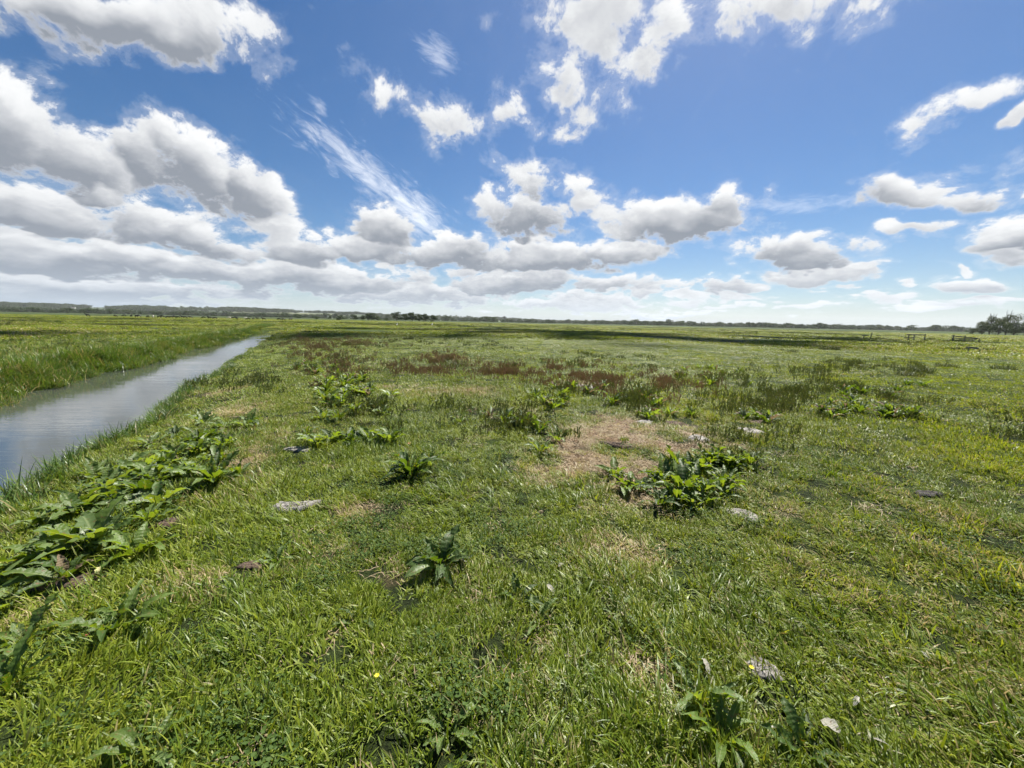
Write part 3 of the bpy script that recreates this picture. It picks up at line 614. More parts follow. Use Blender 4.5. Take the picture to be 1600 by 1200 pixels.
def far_leaf(name, cols):
    return leafy(name, cols, trans=.18, rough=.75, dry=False, patch=40, spec=.15, patch_mix=.2)
M_TREE = far_leaf('tree_leaves', [(.030, .050, .018), (.048, .074, .025), (.070, .100, .034)])
M_TREEP = far_leaf('hazed_pale_leaves', [(.060, .078, .040), (.090, .112, .056), (.125, .145, .078)])  # pale grey-green, with haze and backlight on the copse put into the leaf colour
M_BARK = plain('bark', (.085, .070, .052), .95, .3, 6)
def tree_mesh(seed, w=1.0, h=1.0, n=420, leaf=.055, mat=M_TREE, trunk=.22, bare=0):
    """unit-height tree: tapered trunk and limbs, crown of leaf clumps in several lobes"""
    r_ = random.Random(seed); mb = MB(); lean = r_.uniform(-.03, .03)
    mb.tube([(0, 0, -.02), (lean * .5, 0, trunk), (lean, .01, .55), (lean, 0, .85)], [.030, .022, .014, .005], 6, 0)
    lobes = []
    for i in range(7):
        a = i * 2.4 + r_.uniform(-.4, .4); q = r_.uniform(.10, .27) * w; z = r_.uniform(trunk + .13, .80); lobes.append((q * math.cos(a), q * math.sin(a), z, r_.uniform(.13, .21) * (.7 + .3 * w)))
        mb.tube([(lean * .5, 0, trunk + .08 * (i % 3)), (q * .5 * math.cos(a), q * .5 * math.sin(a), z * .75), (q * math.cos(a), q * math.sin(a), z)], [.012, .008, .003], 4, 0)
    lobes += [(lean, 0, .80, .17), (0, 0, .55, .22 * (.6 + .4 * w))]
    for i in range(bare):
        a = r_.uniform(0, 6.28); mb.tube([(0, 0, .6), (.06 * math.cos(a), .06 * math.sin(a), .85), (.12 * math.cos(a), .12 * math.sin(a), 1.08 + r_.uniform(-.05, .1))], [.010, .007, .003], 4, 0)
    tone = [.5] * len(mb.v)
    for _ in range(n):
        lx, ly, lz, lr = r_.choice(lobes); d = Vector((r_.gauss(0, 1), r_.gauss(0, 1), r_.gauss(0, .85))).normalized() * lr * r_.uniform(.55, 1.08)
        c = Vector((lx, ly, lz)) + d; nn = (d.normalized() + Vector((r_.uniform(-.7, .7), r_.uniform(-.7, .7), r_.uniform(-.7, .7)))).normalized()
        u = nn.orthogonal().normalized(); v = nn.cross(u); e = leaf * r_.uniform(.5, 1.2); t = r_.random()
        mb.add([c + u * e, c + v * e * .8, c - u * e * .9, c - v * e * .7 + nn * e * .3], [(0, 1, 2, 3)], 1); tone += [t] * 4
    me = bpy.data.meshes.new('tree'); me.from_pydata(mb.v, [], mb.f); me.materials.append(M_BARK); me.materials.append(mat); me.polygons.foreach_set('material_index', mb.m)
    a = me.attributes.new('tone', 'FLOAT', 'POINT'); a.data.foreach_set('value', np.array(tone, np.float32)); me.update(); return me
ROUND = [tree_mesh(300 + i, w=1.35, trunk=.07, n=480, leaf=.06) for i in range(4)]; BUSH = [tree_mesh(320 + i, w=1.7, trunk=.05, n=380, leaf=.07) for i in range(4)]
PALE = [tree_mesh(340 + i, w=1.25, trunk=.08, mat=M_TREEP) for i in range(3)]; DETAIL = [tree_mesh(360 + i, w=1.5, n=2900, leaf=.024, trunk=.06, mat=M_TREEP if i % 2 else M_TREE, bare=(0, 7, 0, 6)[i]) for i in range(4)]
TPART = {}
def parts_of(me):
    if me.name not in TPART:
        res = []
        for nm, drop in (('trunk', 1), ('crown', 0)):
            b = bmesh.new(); b.from_mesh(me); bmesh.ops.delete(b, geom=[f for f in b.faces if f.material_index == drop], context='FACES'); bmesh.ops.delete(b, geom=[v for v in b.verts if not v.link_faces], context='VERTS')
            m2 = bpy.data.meshes.new(nm); b.to_mesh(m2); b.free()
            for mm in me.materials: m2.materials.append(mm)
            res.append((nm, m2))
        TPART[me.name] = res
    return TPART[me.name]
def split_tree(name, mes, x, y, z, h, wf, label, cat='tree', group=None, rz=None, whole=True):
    o = empty(name, (x, y, z)); o.scale = (h * wf, h * wf, h)
    o.rotation_euler = (0, 0, random.uniform(0, 6.28) if rz is None else rz); tag(o, label, cat, group)
    for nm, m2 in parts_of(random.choice(mes)):
        c = bpy.data.objects.new(nm, m2); COL.objects.link(c); c.parent = o
    return o
def px_tree(px, top, base_d, mes, wf, label, group, name='hedge_tree', cat='tree'):
    """tree standing at distance base_d in the column px, as tall as the photograph shows"""
    x, y = at_depth(px, base_d); d = ray(px, top); z_top = CAM_H + d[2] / d[1] * y; z0 = -1.0 if base_d > 900 else float(ground_z(x, y)); h = max(2.5, z_top - z0)
    return split_tree(name, mes, x, y, z0, h, wf, label, cat, group)
def hor(px): return 486 + px * .0209

# copse near the right edge
for (px, top, dd, w, lab, kk) in [(1546,499,225,1.05,'tree with bare twigs above its crown, left of two such in the copse',1),(1571,497,228,1.0,'tree with bare twigs above its crown, right of two such in the copse',3),
        (1559,506,216,1.3,'dark rounded tree between the two twiggy trees of the copse',0),(1534,510,222,1.35,'lower bushy tree at the left end of the copse at the right edge',2),(1584,506,222,1.2,'rounded tree right of the twiggy pair in the copse',2),
        (1600,506,215,1.1,'tree cut by the right edge of the photo, beyond the copse',0),(1519,515,235,1.6,'low pale bush trailing off the left end of the copse',2)]:
    mb = DETAIL[kk]; t = empty('copse_tree', (0, 0, 0)); x, y = at_depth(px, dd); t.location = (x, y, 0); d = ray(px, top); h = (CAM_H + d[2] / d[1] * y) * 1.28
    t.scale = (h * w, h * w, h); t.rotation_euler = (0, 0, px * 1.7); tag(t, lab, 'tree', 'trees of the copse at the right')
    # trunk and crown as parts
    for nm, m2 in parts_of(mb):
        o = bpy.data.objects.new(nm, m2); COL.objects.link(o); o.parent = t
# clumps standing out in the middle
MID = [(516,494.5,1.0,'small round tree standing alone, leftmost of the dark clumps beyond the middle field'),(533,494,1.7,'wide dark bush, second of the lone clumps beyond the middle field'),(556,494,1.2,'round dark tree, third of the lone clumps beyond the middle field'),
       (568,494,1.2,'lower tree at the left end of the four-tree row left of the gap'),(575,492,1.1,'taller tree in the four-tree row left of the gap'),(581,491,1.3,'tallest broad tree of the four-tree row left of the gap'),(590,496,1.6,'low bush at the right end of the four-tree row left of the gap'),
       (620,489,1.1,'pointed tree at the left end of the tall middle row'),(634,491,1.2,'second tree of the tall middle row'),(644,489,1.2,'third and tallest tree of the tall middle row'),(655,492,1.2,'tree just right of the tallest in the middle row'),
       (665,492,1.1,'next to last tree of the tall middle row'),(677,494,1.3,'dark rounded tree at the right end of the tall middle row'),(604,499,1.8,'low scrub in the gap between the two middle rows'),(495,497,1.6,'low scrub left of the lone dark clumps')]
for (px, top, wf, lab) in MID: px_tree(px, top - 2.2, 330, ROUND if wf < 1.5 else BUSH, wf * 1.12, lab, 'dark tree clumps beyond the middle field', 'field_tree')
# long hedge lines left, middle and right
HL = [(0, 500, 62, 650, 3.0, 8.5, 'low tree of the long hedge line below the left hills', 'hedge trees below the left hills'), (500, 1000, 66, 900, 3.0, 9.0, 'small distant tree of the hedge line left of the centre horizon', 'hedge trees along the middle horizon'),
      (1000, 1525, 74, 850, 4.5, 10.5, 'small grey-green distant tree of the hedge line along the right horizon', 'hedge trees along the right horizon')]
ZONE = [(60, 'under the wood at the far left'), (125, 'under the white farm buildings at left'), (185, 'left of the round left wood'), (260, 'under the round left wood'), (345, 'between the two left woods'), (420, 'behind the left half of the herd'), (500, 'beyond the far end of the ditch'),
        (610, 'behind the lone dark clumps'), (690, 'behind the tall middle row'), (780, 'between the tall middle row and the church tower'), (860, 'just right of the church tower'), (925, 'left of the pointed tree'), (1000, 'right of the pointed tree'),
        (1100, 'right of the domed pale tree'), (1200, 'around the low pale building'), (1340, 'left of the broken fence'), (1430, 'behind the timber fence'), (1600, 'between the timber fence and the copse')]
for (x0, x1, n, dd, lo, hi, lab, grp) in HL:
    for i in range(n):
        px = x0 + (x1 - x0) * (i + random.uniform(0, 1)) / n; top = hor(px) - random.uniform(lo, hi) * random.choice((.55, .8, 1, 1)) * (1.25 if 740 < px < 830 else 1)
        kk_ = random.choice((0, 1, 1, 2)); look = ('small dark tree', 'low dark bush', 'small pale tree')[kk_]
        px_tree(px, top + 1.0, dd * random.uniform(.9, 1.15), (ROUND, BUSH, PALE)[kk_], random.uniform(1.1, 2.0), look + ' in the hedge ' + next(w for lim, w in ZONE if px < lim), grp)
for (px, top, lab, wf) in [(930, 499.5, 'pointed dark tree taller than its hedge line, near the centre right of the horizon', .9), (1046, 502, 'domed pale tree rising above the middle hedge line', 1.6), (992, 504.5, 'broad dark tree, biggest of the hedge line right of centre', 2.0), (862, 501, 'rounded double tree on the middle horizon', 1.6), (1460, 506.5, 'broad rounded tree above the right hedge line', 1.7), (1416, 511.5, 'small dark bush in front of the right hedge line', 1.5), (1488, 508, 'tree above the right hedge line beside the copse', 1.5)]:
    px_tree(px, top, 800, ROUND, wf, lab, 'taller trees of the horizon hedges')
# woods and hedges mass on the hills and behind the hedge lines
def wood(name, pts, lo, hi, label):
    pts = np.array(pts); n = len(pts); me = []
    var = [bpy.data.objects.new('w', q) for q in (ROUND + BUSH + PALE[:1])]
    sc = lo + (hi - lo) * rng.random(n); w = 1.3 + .6 * rng.random(n)
    scatter(name, pts, np.stack([np.zeros(n)] * 2 + [6.28 * rng.random(n)], -1), np.stack([sc * w, sc * w, sc], -1), rng.integers(0, len(var), n), var, None, label)
pts = []
for (px, dd, wx, n) in [(80,1900,85,90),(222,1900,105,120),(400,2100,150,130),(30,1800,90,50)]:
    cx, cy = at_depth(px, dd)
    for _ in range(n):
        x, y = cx + wx * (2 * rng.random() - 1), cy + 40 * rng.normal(); pts.append((x, y, float(hill_z(np.array(x), np.array(y))) + 1))
wood('hill_woods', pts, 14, 21, 'three dark woods crowning the low hills at left')
pts = []
for (px, dd, wx, wy, n) in [(15,1750,230,60,150),(75,1900,130,60,170),(105,1950,60,50,60),(222,1900,140,60,190),(280,1700,160,30,60),(395,2100,210,60,220),(430,2150,120,50,120),(330,2000,200,40,60),(540,2200,300,60,170),(620,2200,320,50,150),(700,2300,300,50,110),(150,1500,300,25,70),(50,1500,300,25,110),(300,1350,260,20,70),(450,1500,250,25,80),
                            (800,2300,300,40,90),(900,2300,360,40,100),(1000,2300,300,40,80),(1100,2500,400,40,80),(1250,2300,500,40,120),(1400,2100,400,40,140),(1500,1900,300,40,120)]:
    cx, cy = at_depth(px, dd)
    for _ in range(n):
        x, y = cx + wx * rng.normal() * .6, cy + wy * rng.normal() * .6; pts.append((x, y, float(hill_z(np.array(x), np.array(y)))))
for _ in range(3200):       # hedges and scattered trees over the slopes
    az = R(-56 + 112 * rng.random()); r_ = 1250 + 1300 * rng.random(); x, y = r_ * math.sin(az), r_ * math.cos(az)
    if rng.random() < .5: y = round(y / 140) * 140 + rng.normal() * 6
    else: x = round(x / 230) * 230 + rng.normal() * 5 + y * .05
    if y > 1000 and vnoise(np.array(x), np.array(y), 300, 71, 2) > -.2: pts.append((x, y, float(hill_z(np.array(x), np.array(y)))))
wood('distant_woods', pts, 8, 17, 'far woods and hedges on the low hills along the horizon')
pts = []
for _ in range(1300):
    px = 1600 * rng.random(); x, y = at_depth(px, 1000 + 60 * rng.normal())
    if vnoise(np.array(x), np.array(y), 70, 44, 3) < -.05: continue
    pts.append((x, y, -1.2))
wood('horizon_scrub', pts, 2.5, 5.5, 'unbroken band of scrub behind the hedge trees')

M_WHITEWALL = plain('pale_render', (.72, .70, .66), .8, .06, 1); M_ROOF = plain('roof_slate', (.12, .10, .10), .8, .2, 1); M_STONE = plain('tower_stone', (.16, .15, .13), .9, .2, 1); M_PANE = plain('dark_pane', (.03, .035, .04), .15, .1, 1)
def house(px, dd, L_, W_, H_, lab, rz=0.0, wall=M_WHITEWALL):
    x, y = at_depth(px, dd); z = float(hill_z(np.array(x), np.array(y))) if dd > 1000 else -.5
    t = empty('farmhouse', (x, y, z), rz); tag(t, lab, 'house')
    mb = MB(); mb.box(-L_ / 2, -W_ / 2, -2, L_ / 2, W_ / 2, H_); mb.add([(-L_ / 2, -W_ / 2, H_), (-L_ / 2, W_ / 2, H_), (-L_ / 2, 0, H_ + W_ * .42)], [(0, 2, 1)]); mb.add([(L_ / 2, -W_ / 2, H_), (L_ / 2, W_ / 2, H_), (L_ / 2, 0, H_ + W_ * .42)], [(0, 1, 2)]); mb.build('wall', [wall], t)
    mb = MB(); e = .5; a = W_ / 2 + e; hh = W_ * .42 + .25
    for s_ in (-1, 1): mb.add([(-L_ / 2 - e, s_ * a, H_ - .2), (L_ / 2 + e, s_ * a, H_ - .2), (L_ / 2 + e, 0, H_ + hh), (-L_ / 2 - e, 0, H_ + hh), (-L_ / 2 - e, s_ * a, H_ + .05), (L_ / 2 + e, s_ * a, H_ + .05), (L_ / 2 + e, 0, H_ + hh + .25), (-L_ / 2 - e, 0, H_ + hh + .25)], [(0, 1, 2, 3), (4, 5, 6, 7), (0, 1, 5, 4), (1, 2, 6, 5), (0, 3, 7, 4)])
    rf = mb.build('roof', [M_ROOF], t); mb = MB(); mb.box(L_ * .3, -.5, H_ + hh - .6, L_ * .3 + 1, .5, H_ + hh + 1.3); mb.build('chimney', [M_STONE], rf)
    for i in range(3):
        mb = MB(); xx = -L_ * .33 + i * L_ * .33; mb.box(xx - .6, -W_ / 2 - .06, 1.2, xx + .6, -W_ / 2 + .02, 2.6); mb.build('window', [M_PANE], t)
house(74, 1840, 26, 9, 5, 'long low white farm building below the wood on the left hill'); house(116, 1800, 16, 8, 6, 'small bright white house on the left hill slope', .3); house(213, 1550, 30, 9, 3.5, 'pale barn low on the left slope below the round wood'); house(66, 1420, 14, 8, 4, 'white cottage among the trees at the foot of the left hill', -.2)
house(1162, 1150, 22, 8, 3, 'low pale building in the hedge line right of centre', .1)
x, y = at_depth(788, 1300); t = empty('church_tower', (x, y, -1)); tag(t, 'narrow dark tower standing above the trees left of centre on the horizon', 'tower')
mb = MB(); mb.box(-3.4, -3.4, 0, 3.4, 3.4, 19); mb.build('tower_shaft', [M_STONE], t); mb = MB()
for i in range(4):
    for j in range(4):
        if i in (0, 3) or j in (0, 3): mb.box(-3.5 + i * 1.9, -3.5 + j * 1.9, 19.01, -3.5 + i * 1.9 + 1.2, -3.5 + j * 1.9 + 1.2, 20.2)
mb.build('battlements', [M_STONE], t)

# ------------------------------------------------------------------ cattle, birds
M_COW = plain('black_hide', (.012, .011, .011), .6, .3, 3); M_COWP = plain('cream_hide', (.55, .50, .42), .7, .1, 3)
def skin_mesh(name, vs, es, rad, mat, sub=1):
    me = bpy.data.meshes.new(name); me.from_pydata(vs, es, []); o = bpy.data.objects.new(name, me); COL.objects.link(o)
    md = o.modifiers.new('s', 'SKIN'); md.use_smooth_shade = True
    for i, v in enumerate(me.skin_vertices[0].data): v.radius = rad[i] if isinstance(rad[i], tuple) else (rad[i], rad[i])
    me.skin_vertices[0].data[0].use_root = True
    sb = o.modifiers.new('d', 'SUBSURF'); sb.levels = sub; sb.render_levels = sub
    dg = bpy.context.evaluated_depsgraph_get(); m2 = bpy.data.meshes.new_from_object(o.evaluated_get(dg)); bpy.data.objects.remove(o); m2.materials.clear(); m2.materials.append(mat); m2.name = name; return m2
def cow_mesh(graze, mat):
    V = [(-.55, 0, 1.08), (0, 0, 1.02), (.55, 0, 1.08)]; Rr = [(.30, .27), (.38, .34), (.30, .26)]; E = [(0, 1), (1, 2)]
    if graze: V += [(.90, 0, .95), (1.15, 0, .50), (1.28, 0, .22), (1.42, 0, .10)]
    else: V += [(.90, 0, 1.28), (1.12, 0, 1.45), (1.32, 0, 1.36), (1.52, 0, 1.26)]
    Rr += [(.18, .20), (.12, .13), (.12, .12), (.07, .08)]; E += [(2, 3), (3, 4), (4, 5), (5, 6)]
    for sx in (-.62, .52):
        for sy in (-.17, .17):
            b = len(V); back = sx < 0
            V += [(sx, sy, .78), (sx + (-.10 if back else .02), sy, .45), (sx + (-.02 if back else 0), sy, .20), (sx + .02, sy, .02)]; Rr += [.15 if back else .12, .075, .055, .065]; E += [(0 if back else 2, b), (b, b + 1), (b + 1, b + 2), (b + 2, b + 3)]
    b = len(V); V += [(-.86, 0, 1.10), (-.92, 0, .55)]; Rr += [.05, .035]; E += [(0, b), (b, b + 1)]
    for sy in (-.2, .2):
        b = len(V); hd = V[4]; V.append((hd[0] - .02, sy, hd[1] * 0 + hd[2] + .06)); Rr.append(.04); E.append((4, b))
    return skin_mesh('cow', V, E, Rr, mat)
CG_, CS_, CP_ = cow_mesh(True, M_COW), cow_mesh(False, M_COW), cow_mesh(True, M_COWP)
COWS = [(137,493,1,0),(180,494,0,0),(194,494,0,0),(205,494,1,0),(213,494,1,0),(217,494,0,0),(231,495,0,0),(239,495,0,2),(249,495,1,0),(254,495,0,0),(262,497,0,0),(268,496,1,0),(273,496,0,0),(278,497,0,0),(285,496,1,0),(289,496,0,0),(298,496,1,0),(318,497,0,0),(326,496,1,0),(330,496.5,0,0),(336,497,0,0),(358,497,0,2),(364,497,1,0),(370,497,1,0),(384,498,0,2),(388,498,0,0),(396,498,0,0),(402,498,1,0),(412,499,1,0),(436,499,0,0),(443,499,0,0),(454,499,1,0)]
for i, (px, py, stand, pale) in enumerate(COWS):
    lab = ('pale cream cow grazing among the black cattle, %s' % ('left of the middle of the herd' if px < 300 else 'first in the right half of the herd' if px < 370 else 'near the ditch end of the herd')) if pale else \
          ('lone black cow grazing apart at the left of the far herd' if px == 137 else (('black cow standing head up ' if stand else 'black cow grazing head down ') + ('in the spaced-out left end of the herd' if px < 235 else 'in the dense middle of the herd' if px < 305 else 'in the group right of the herd middle' if px < 380 else 'at the right end of the herd')))
    x, y = at_depth(px, 172 + 25 * ((i * 7) % 5) / 4); o = bpy.data.objects.new('cow', CP_ if pale else (CS_ if stand else CG_)); COL.objects.link(o)
    o.location = (x, y, float(ground_z(x, y))); o.rotation_euler = (0, 0, random.choice((0, math.pi)) + random.gauss(.3, .5)); o.scale = (.85,) * 3; tag(o, lab, 'cow', 'cattle grazing beyond the ditch')
M_BIRD = plain('white_feathers', (.85, .85, .83), .7, .03, 3)
bird = skin_mesh('white_bird', [(0, 0, .45), (.22, 0, .50), (.32, 0, .68), (.30, 0, .86), (.42, 0, .88), (-.28, 0, .38), (0, .05, .2), (0, .05, .0), (0, -.05, .2), (0, -.05, .0)], [(0, 1), (1, 2), (2, 3), (3, 4), (0, 5), (0, 6), (6, 7), (0, 8), (8, 9)], [(.13, .13), .08, .035, .045, .015, .04, .02, .015, .02, .015], M_BIRD)
for (px, py, lab) in [(620, 509.5, 'white long-necked bird standing in the field, the nearer and left of two'), (675, 509.5, 'white long-necked bird standing in the field, the right of two')]:
    o = bpy.data.objects.new('white_bird', bird); COL.objects.link(o); x, y = at_depth(px, 95 if px < 650 else 110); o.location = (x, y, float(ground_z(x, y))); o.scale = (.85,) * 3; o.rotation_euler = (0, 0, 1.2); tag(o, lab, 'bird')

# ------------------------------------------------------------------ weathered timber fences on the right
M_WOOD = plain('weathered_timber', (.16, .148, .125), .9, .35, 9, .3)
def fence(name, x0, x1, Y, posts, rails, lab, cat, tk=.075):
    """posts: list of (pixel x, height, lean); rails: list of (pixel x0, pixel x1, height)"""
    ox, oy = at_depth(posts[0][0], Y); t = empty(name, (ox, oy, float(ground_z(ox, oy)))); tag(t, lab, cat)
    for (px, h, ln) in posts:
        x, y = at_depth(px, Y); x -= ox; mb = MB(); mb.tube([(x, 0, -.3), (x + ln * .5, .02, h * .5), (x + ln, 0, h)], [tk, tk * .95, tk * .85], 8); mb.build('post', [M_WOOD], t)
    for (p0, p1, h, h1) in rails:
        x0_, _ = at_depth(p0, Y); x1_, _ = at_depth(p1, Y); mb = MB(); x0_ -= ox; x1_ -= ox; L_ = x1_ - x0_
        mb.add([(x0_, .14, h - .06), (x1_, .14, h1 - .06), (x1_, .20, h1 - .06), (x0_, .20, h - .06), (x0_, .14, h + .08), (x1_, .14, h1 + .08), (x1_, .20, h1 + .08), (x0_, .20, h + .08)], [(0,3,2,1),(4,5,6,7),(0,1,5,4),(1,2,6,5),(2,3,7,6),(3,0,4,7)]); mb.build('rail', [M_WOOD], t)
fence('broken_fence', 1349, 1363, 70, [(1362, 1.05, .14), (1351, .55, .1)], [(1349, 1360, .42, .5)], 'short broken fence of a leaning post and a stump with one low rail', 'fence')
fence('timber_fence', 1420, 1448, 62, [(1421, .95, .02), (1430, .9, -.02), (1447, 1.05, -.05), (1446.2, .35, 0)], [(1419, 1448, .90, .86), (1416, 1430, .35, .38)], 'dark timber fence of three posts with a top rail, middle of the right-hand fences', 'fence')
fence('field_gate', 1490, 1532, 62, [(1491, 1.0, 0), (1509, .95, .03), (1532, .5, .05)], [(1490, 1532, .86, .52), (1490, 1530, .50, .40), (1492, 1528, .22, .22)], 'weathered field gate with rails dropping to the right, below the copse', 'gate')
fence('old_rail', 1520, 1538, 30, [(1520, .35, -.08), (1537, .22, 0)], [(1519, 1538, .30, .22)], 'low grey broken rail lying in the grass in front of the right-hand gate', 'rail', .035)

# ------------------------------------------------------------------ docks
def leaf_mesh(seed, kind):
    """broad (0), long narrow (1) or small (2) dock leaf: unit length, wavy margin, sunk midrib, arching"""
    r_ = random.Random(seed); nu, nv = 9, 5; V = []; F_ = []; tn = []
    W = (.34, .17, .26)[kind] * r_.uniform(.85, 1.15); arch = r_.uniform(.3, 1.5); wav = r_.uniform(.035, .075); ph = r_.uniform(0, 6); x = z = 0.0; ang = r_.uniform(-.15, .1); twist = r_.uniform(-.9, .9)
    for i in range(nu):
        f = i / (nu - 1)
        if i: stp = 1 / (nu - 1); ang += arch * stp * (.5 + f); x += math.cos(ang) * stp; z -= math.sin(ang) * stp
        prof = 0.05 if f < .10 else W * .5 * math.sin(math.pi * min(1, (f - .06) / .94) ** .80) ** .70 + .012
        for j in range(nv):
            g = (j / (nv - 1) - .5) * 2; yy = g * prof * (1 + .10 * math.sin(ph + f * 21) * abs(g)) * (1 + (r_.uniform(-.26, .14) if abs(g) > .9 else 0)); zz = z + abs(g) * prof * .45 + wav * abs(g) ** 2 * math.sin(ph + f * 19 + (2 if g > 0 else 0))
            V.append((x - (zz - z) * 0, yy * math.cos(twist * f), zz + yy * math.sin(twist * f))); tn.append(.15 + .85 * abs(g) ** .6 if j != 2 else 0.0)
    for i in range(nu - 1):
        for j in range(nv - 1): q = i * nv + j; F_.append((q, q + 1, q + nv + 1, q + nv))
    me = bpy.data.meshes.new('dock_leaf'); me.from_pydata(V, [], F_); me.polygons.foreach_set('use_smooth', [True] * len(F_)); a = me.attributes.new('tone', 'FLOAT', 'POINT'); a.data.foreach_set('value', np.array(tn, np.float32)); return me
def dock_mat(name, dark, mid, vein, hole=True, rough=.5, tg=(2.2, 2.0, .40)):
    m, k, out = new_mat(name); a = k.new('ShaderNodeAttribute', attribute_name='tone'); oi = k.new('ShaderNodeObjectInfo'); tcn = k.new('ShaderNodeTexCoord')
    nz = k.noise(tcn.outputs['Object'], 5, 4, .6); spots = k.noise(tcn.outputs['Object'], 13, 3, .6)
    col = k.mix(nz, dark, mid); col = k.mix(k.math('MULTIPLY', oi.outputs['Random'], .55), col, tuple(c * 1.6 for c in mid)); col = k.mix(k.ramp(a.outputs['Fac'], 0, .22, .85, 0), col, vein)
    col = k.mix(k.ramp(spots, .60, .70, 0, .8), col, (.16, .085, .035))
    wv = k.new('ShaderNodeTexWave', wave_type='BANDS', bands_direction='X'); wv.inputs['Scale'].default_value = 3.2; wv.inputs['Distortion'].default_value = 2.2; k.put(wv.inputs['Vector'], tcn.outputs['Object'])
    p = k.new('ShaderNodeBsdfPrincipled'); k.put(p.inputs['Base Color'], col); p.inputs['Roughness'].default_value = rough; p.inputs['Specular IOR Level'].default_value = .34
    b = k.new('ShaderNodeBump'); b.inputs['Strength'].default_value = .5; b.inputs['Distance'].default_value = .02; k.put(b.inputs['Height'], k.math('ADD', k.math('MULTIPLY', wv.outputs['Fac'], .12), nz)); k.l.new(b.outputs[0], p.inputs['Normal'])
    t = k.new('ShaderNodeBsdfTranslucent'); k.put(t.inputs[0], k.mix(1.0, col, tg, 'MULTIPLY')); mx = k.new('ShaderNodeMixShader'); mx.inputs[0].default_value = .38
    k.l.new(p.outputs[0], mx.inputs[1]); k.l.new(t.outputs[0], mx.inputs[2])
    if hole:
        tr = k.new('ShaderNodeBsdfTransparent'); m2 = k.new('ShaderNodeMixShader'); hn = k.noise(tcn.outputs['Object'], 9, 2, .5); k.put(m2.inputs[0], k.ramp(hn, .66, .665)); k.l.new(mx.outputs[0], m2.inputs[1]); k.l.new(tr.outputs[0], m2.inputs[2]); k.l.new(m2.outputs[0], out.inputs[0])
    else: k.l.new(mx.outputs[0], out.inputs[0])
    return m
M_DOCK = dock_mat('dock_leaf_green', (.050, .088, .016), (.095, .145, .028), (.17, .21, .08), rough=.48); M_DOCKP = dock_mat('dock_leaf_pale', (.075, .120, .035), (.120, .170, .055), (.22, .27, .12), rough=.42); M_DOCKD = dock_mat('dock_leaf_dark', (.026, .052, .010), (.050, .088, .016), (.10, .14, .05), rough=.52)
M_DOCKB = dock_mat('dock_leaf_withered', (.12, .085, .050), (.20, .15, .085), (.25, .20, .12), rough=.7, tg=(1, .95, .8))
LEAVES = {}
for mi, mm in enumerate((M_DOCK, M_DOCKP, M_DOCKD, M_DOCKB)):
    for kd in range(3):
        LEAVES[mi, kd] = []
        for v in range(6):
            me = leaf_mesh(400 + kd * 10 + v, kd); me.materials.append(mm); LEAVES[mi, kd].append(me)
def leaf_xforms(r_, n, size, kind):
    out = []
    for i in range(n):
        az = i * 2.39996 + r_.uniform(-.5, .5); f = (i + .5) / n
        lift = r_.uniform(.75, 1.40) if kind == 1 else r_.uniform(.35, 1.25) * (1.15 - .5 * f)      # inner leaves stand, outer ones sprawl
        L_ = size * .90 * (.55 + .55 * math.sin(math.pi * (.25 + .6 * f))) * r_.uniform(.62, 1.2); off = .015 + .03 * f
        M = Matrix.Translation((math.cos(az) * off, math.sin(az) * off, .005 + .02 * (1 - f))) @ Matrix.Rotation(az, 4, 'Z') @ Matrix.Rotation(-lift, 4, 'Y') @ Matrix.Rotation(r_.uniform(-.5, .5), 4, 'X') @ Matrix.Diagonal((L_, L_, L_, 1))
        out.append(M)
    return out
def dock(px, py, size, n, lab, kind=0, tint=0, group=None, parts=True, seed=None, name='dock_plant', cat='dock plant'):
    """one dock: leaves as parts when they show, one mesh when they are a few pixels long"""
    r_ = random.Random(seed if seed is not None else int(px * 31 + py)); x, y = at(px, py); z = float(ground_z(x, y)); x, y = at(px, py, z); z = float(ground_z(x, y))
    n = int(n * 1.3); size *= 1.28 if py < 720 and 430 < px < 900 else 1.1 if py < 790 else 1.0; X = leaf_xforms(r_, n, size, kind)
    def pick(i): return LEAVES[(3 if (tint != 3 and r_.random() < .035) else (tint if r_.random() < .75 else (0, 1, 2)[r_.randrange(3)])), kind if r_.random() < .75 else 2][r_.randrange(6)]
    if parts:
        t = empty(name, (x, y, z), r_.uniform(0, 6.28)); tag(t, lab, cat, group)
        for i, M in enumerate(X):
            lf = pick(i); o = bpy.data.objects.new('leaf', lf); COL.objects.link(o); o.parent = t
            o.matrix_local = M @ Matrix.Scale(.55, 4) if lf.materials[0] == M_DOCKB else M
        return t
    bm = bmesh.new(); bmi = []
    mats = [M_DOCK, M_DOCKP, M_DOCKD, M_DOCKB]; V = []; F_ = []; mid = []; tn = []
    for i, M in enumerate(X):
        me = pick(i); b = len(V); V += [tuple(M @ v.co) for v in me.vertices]; F_ += [tuple(q + b for q in p_.vertices) for p_ in me.polygons]; mid += [mats.index(me.materials[0])] * len(me.polygons); tn += [d_.value for d_ in me.attributes['tone'].data]
    bm.free(); o = mesh_obj(name, V, F_, mats, smooth=True, attrs={'tone': tn}, midx=mid); o.location = (x, y, z); tag(o, lab, cat, group); return o
G1 = 'docks crowded along the near ditch bank'
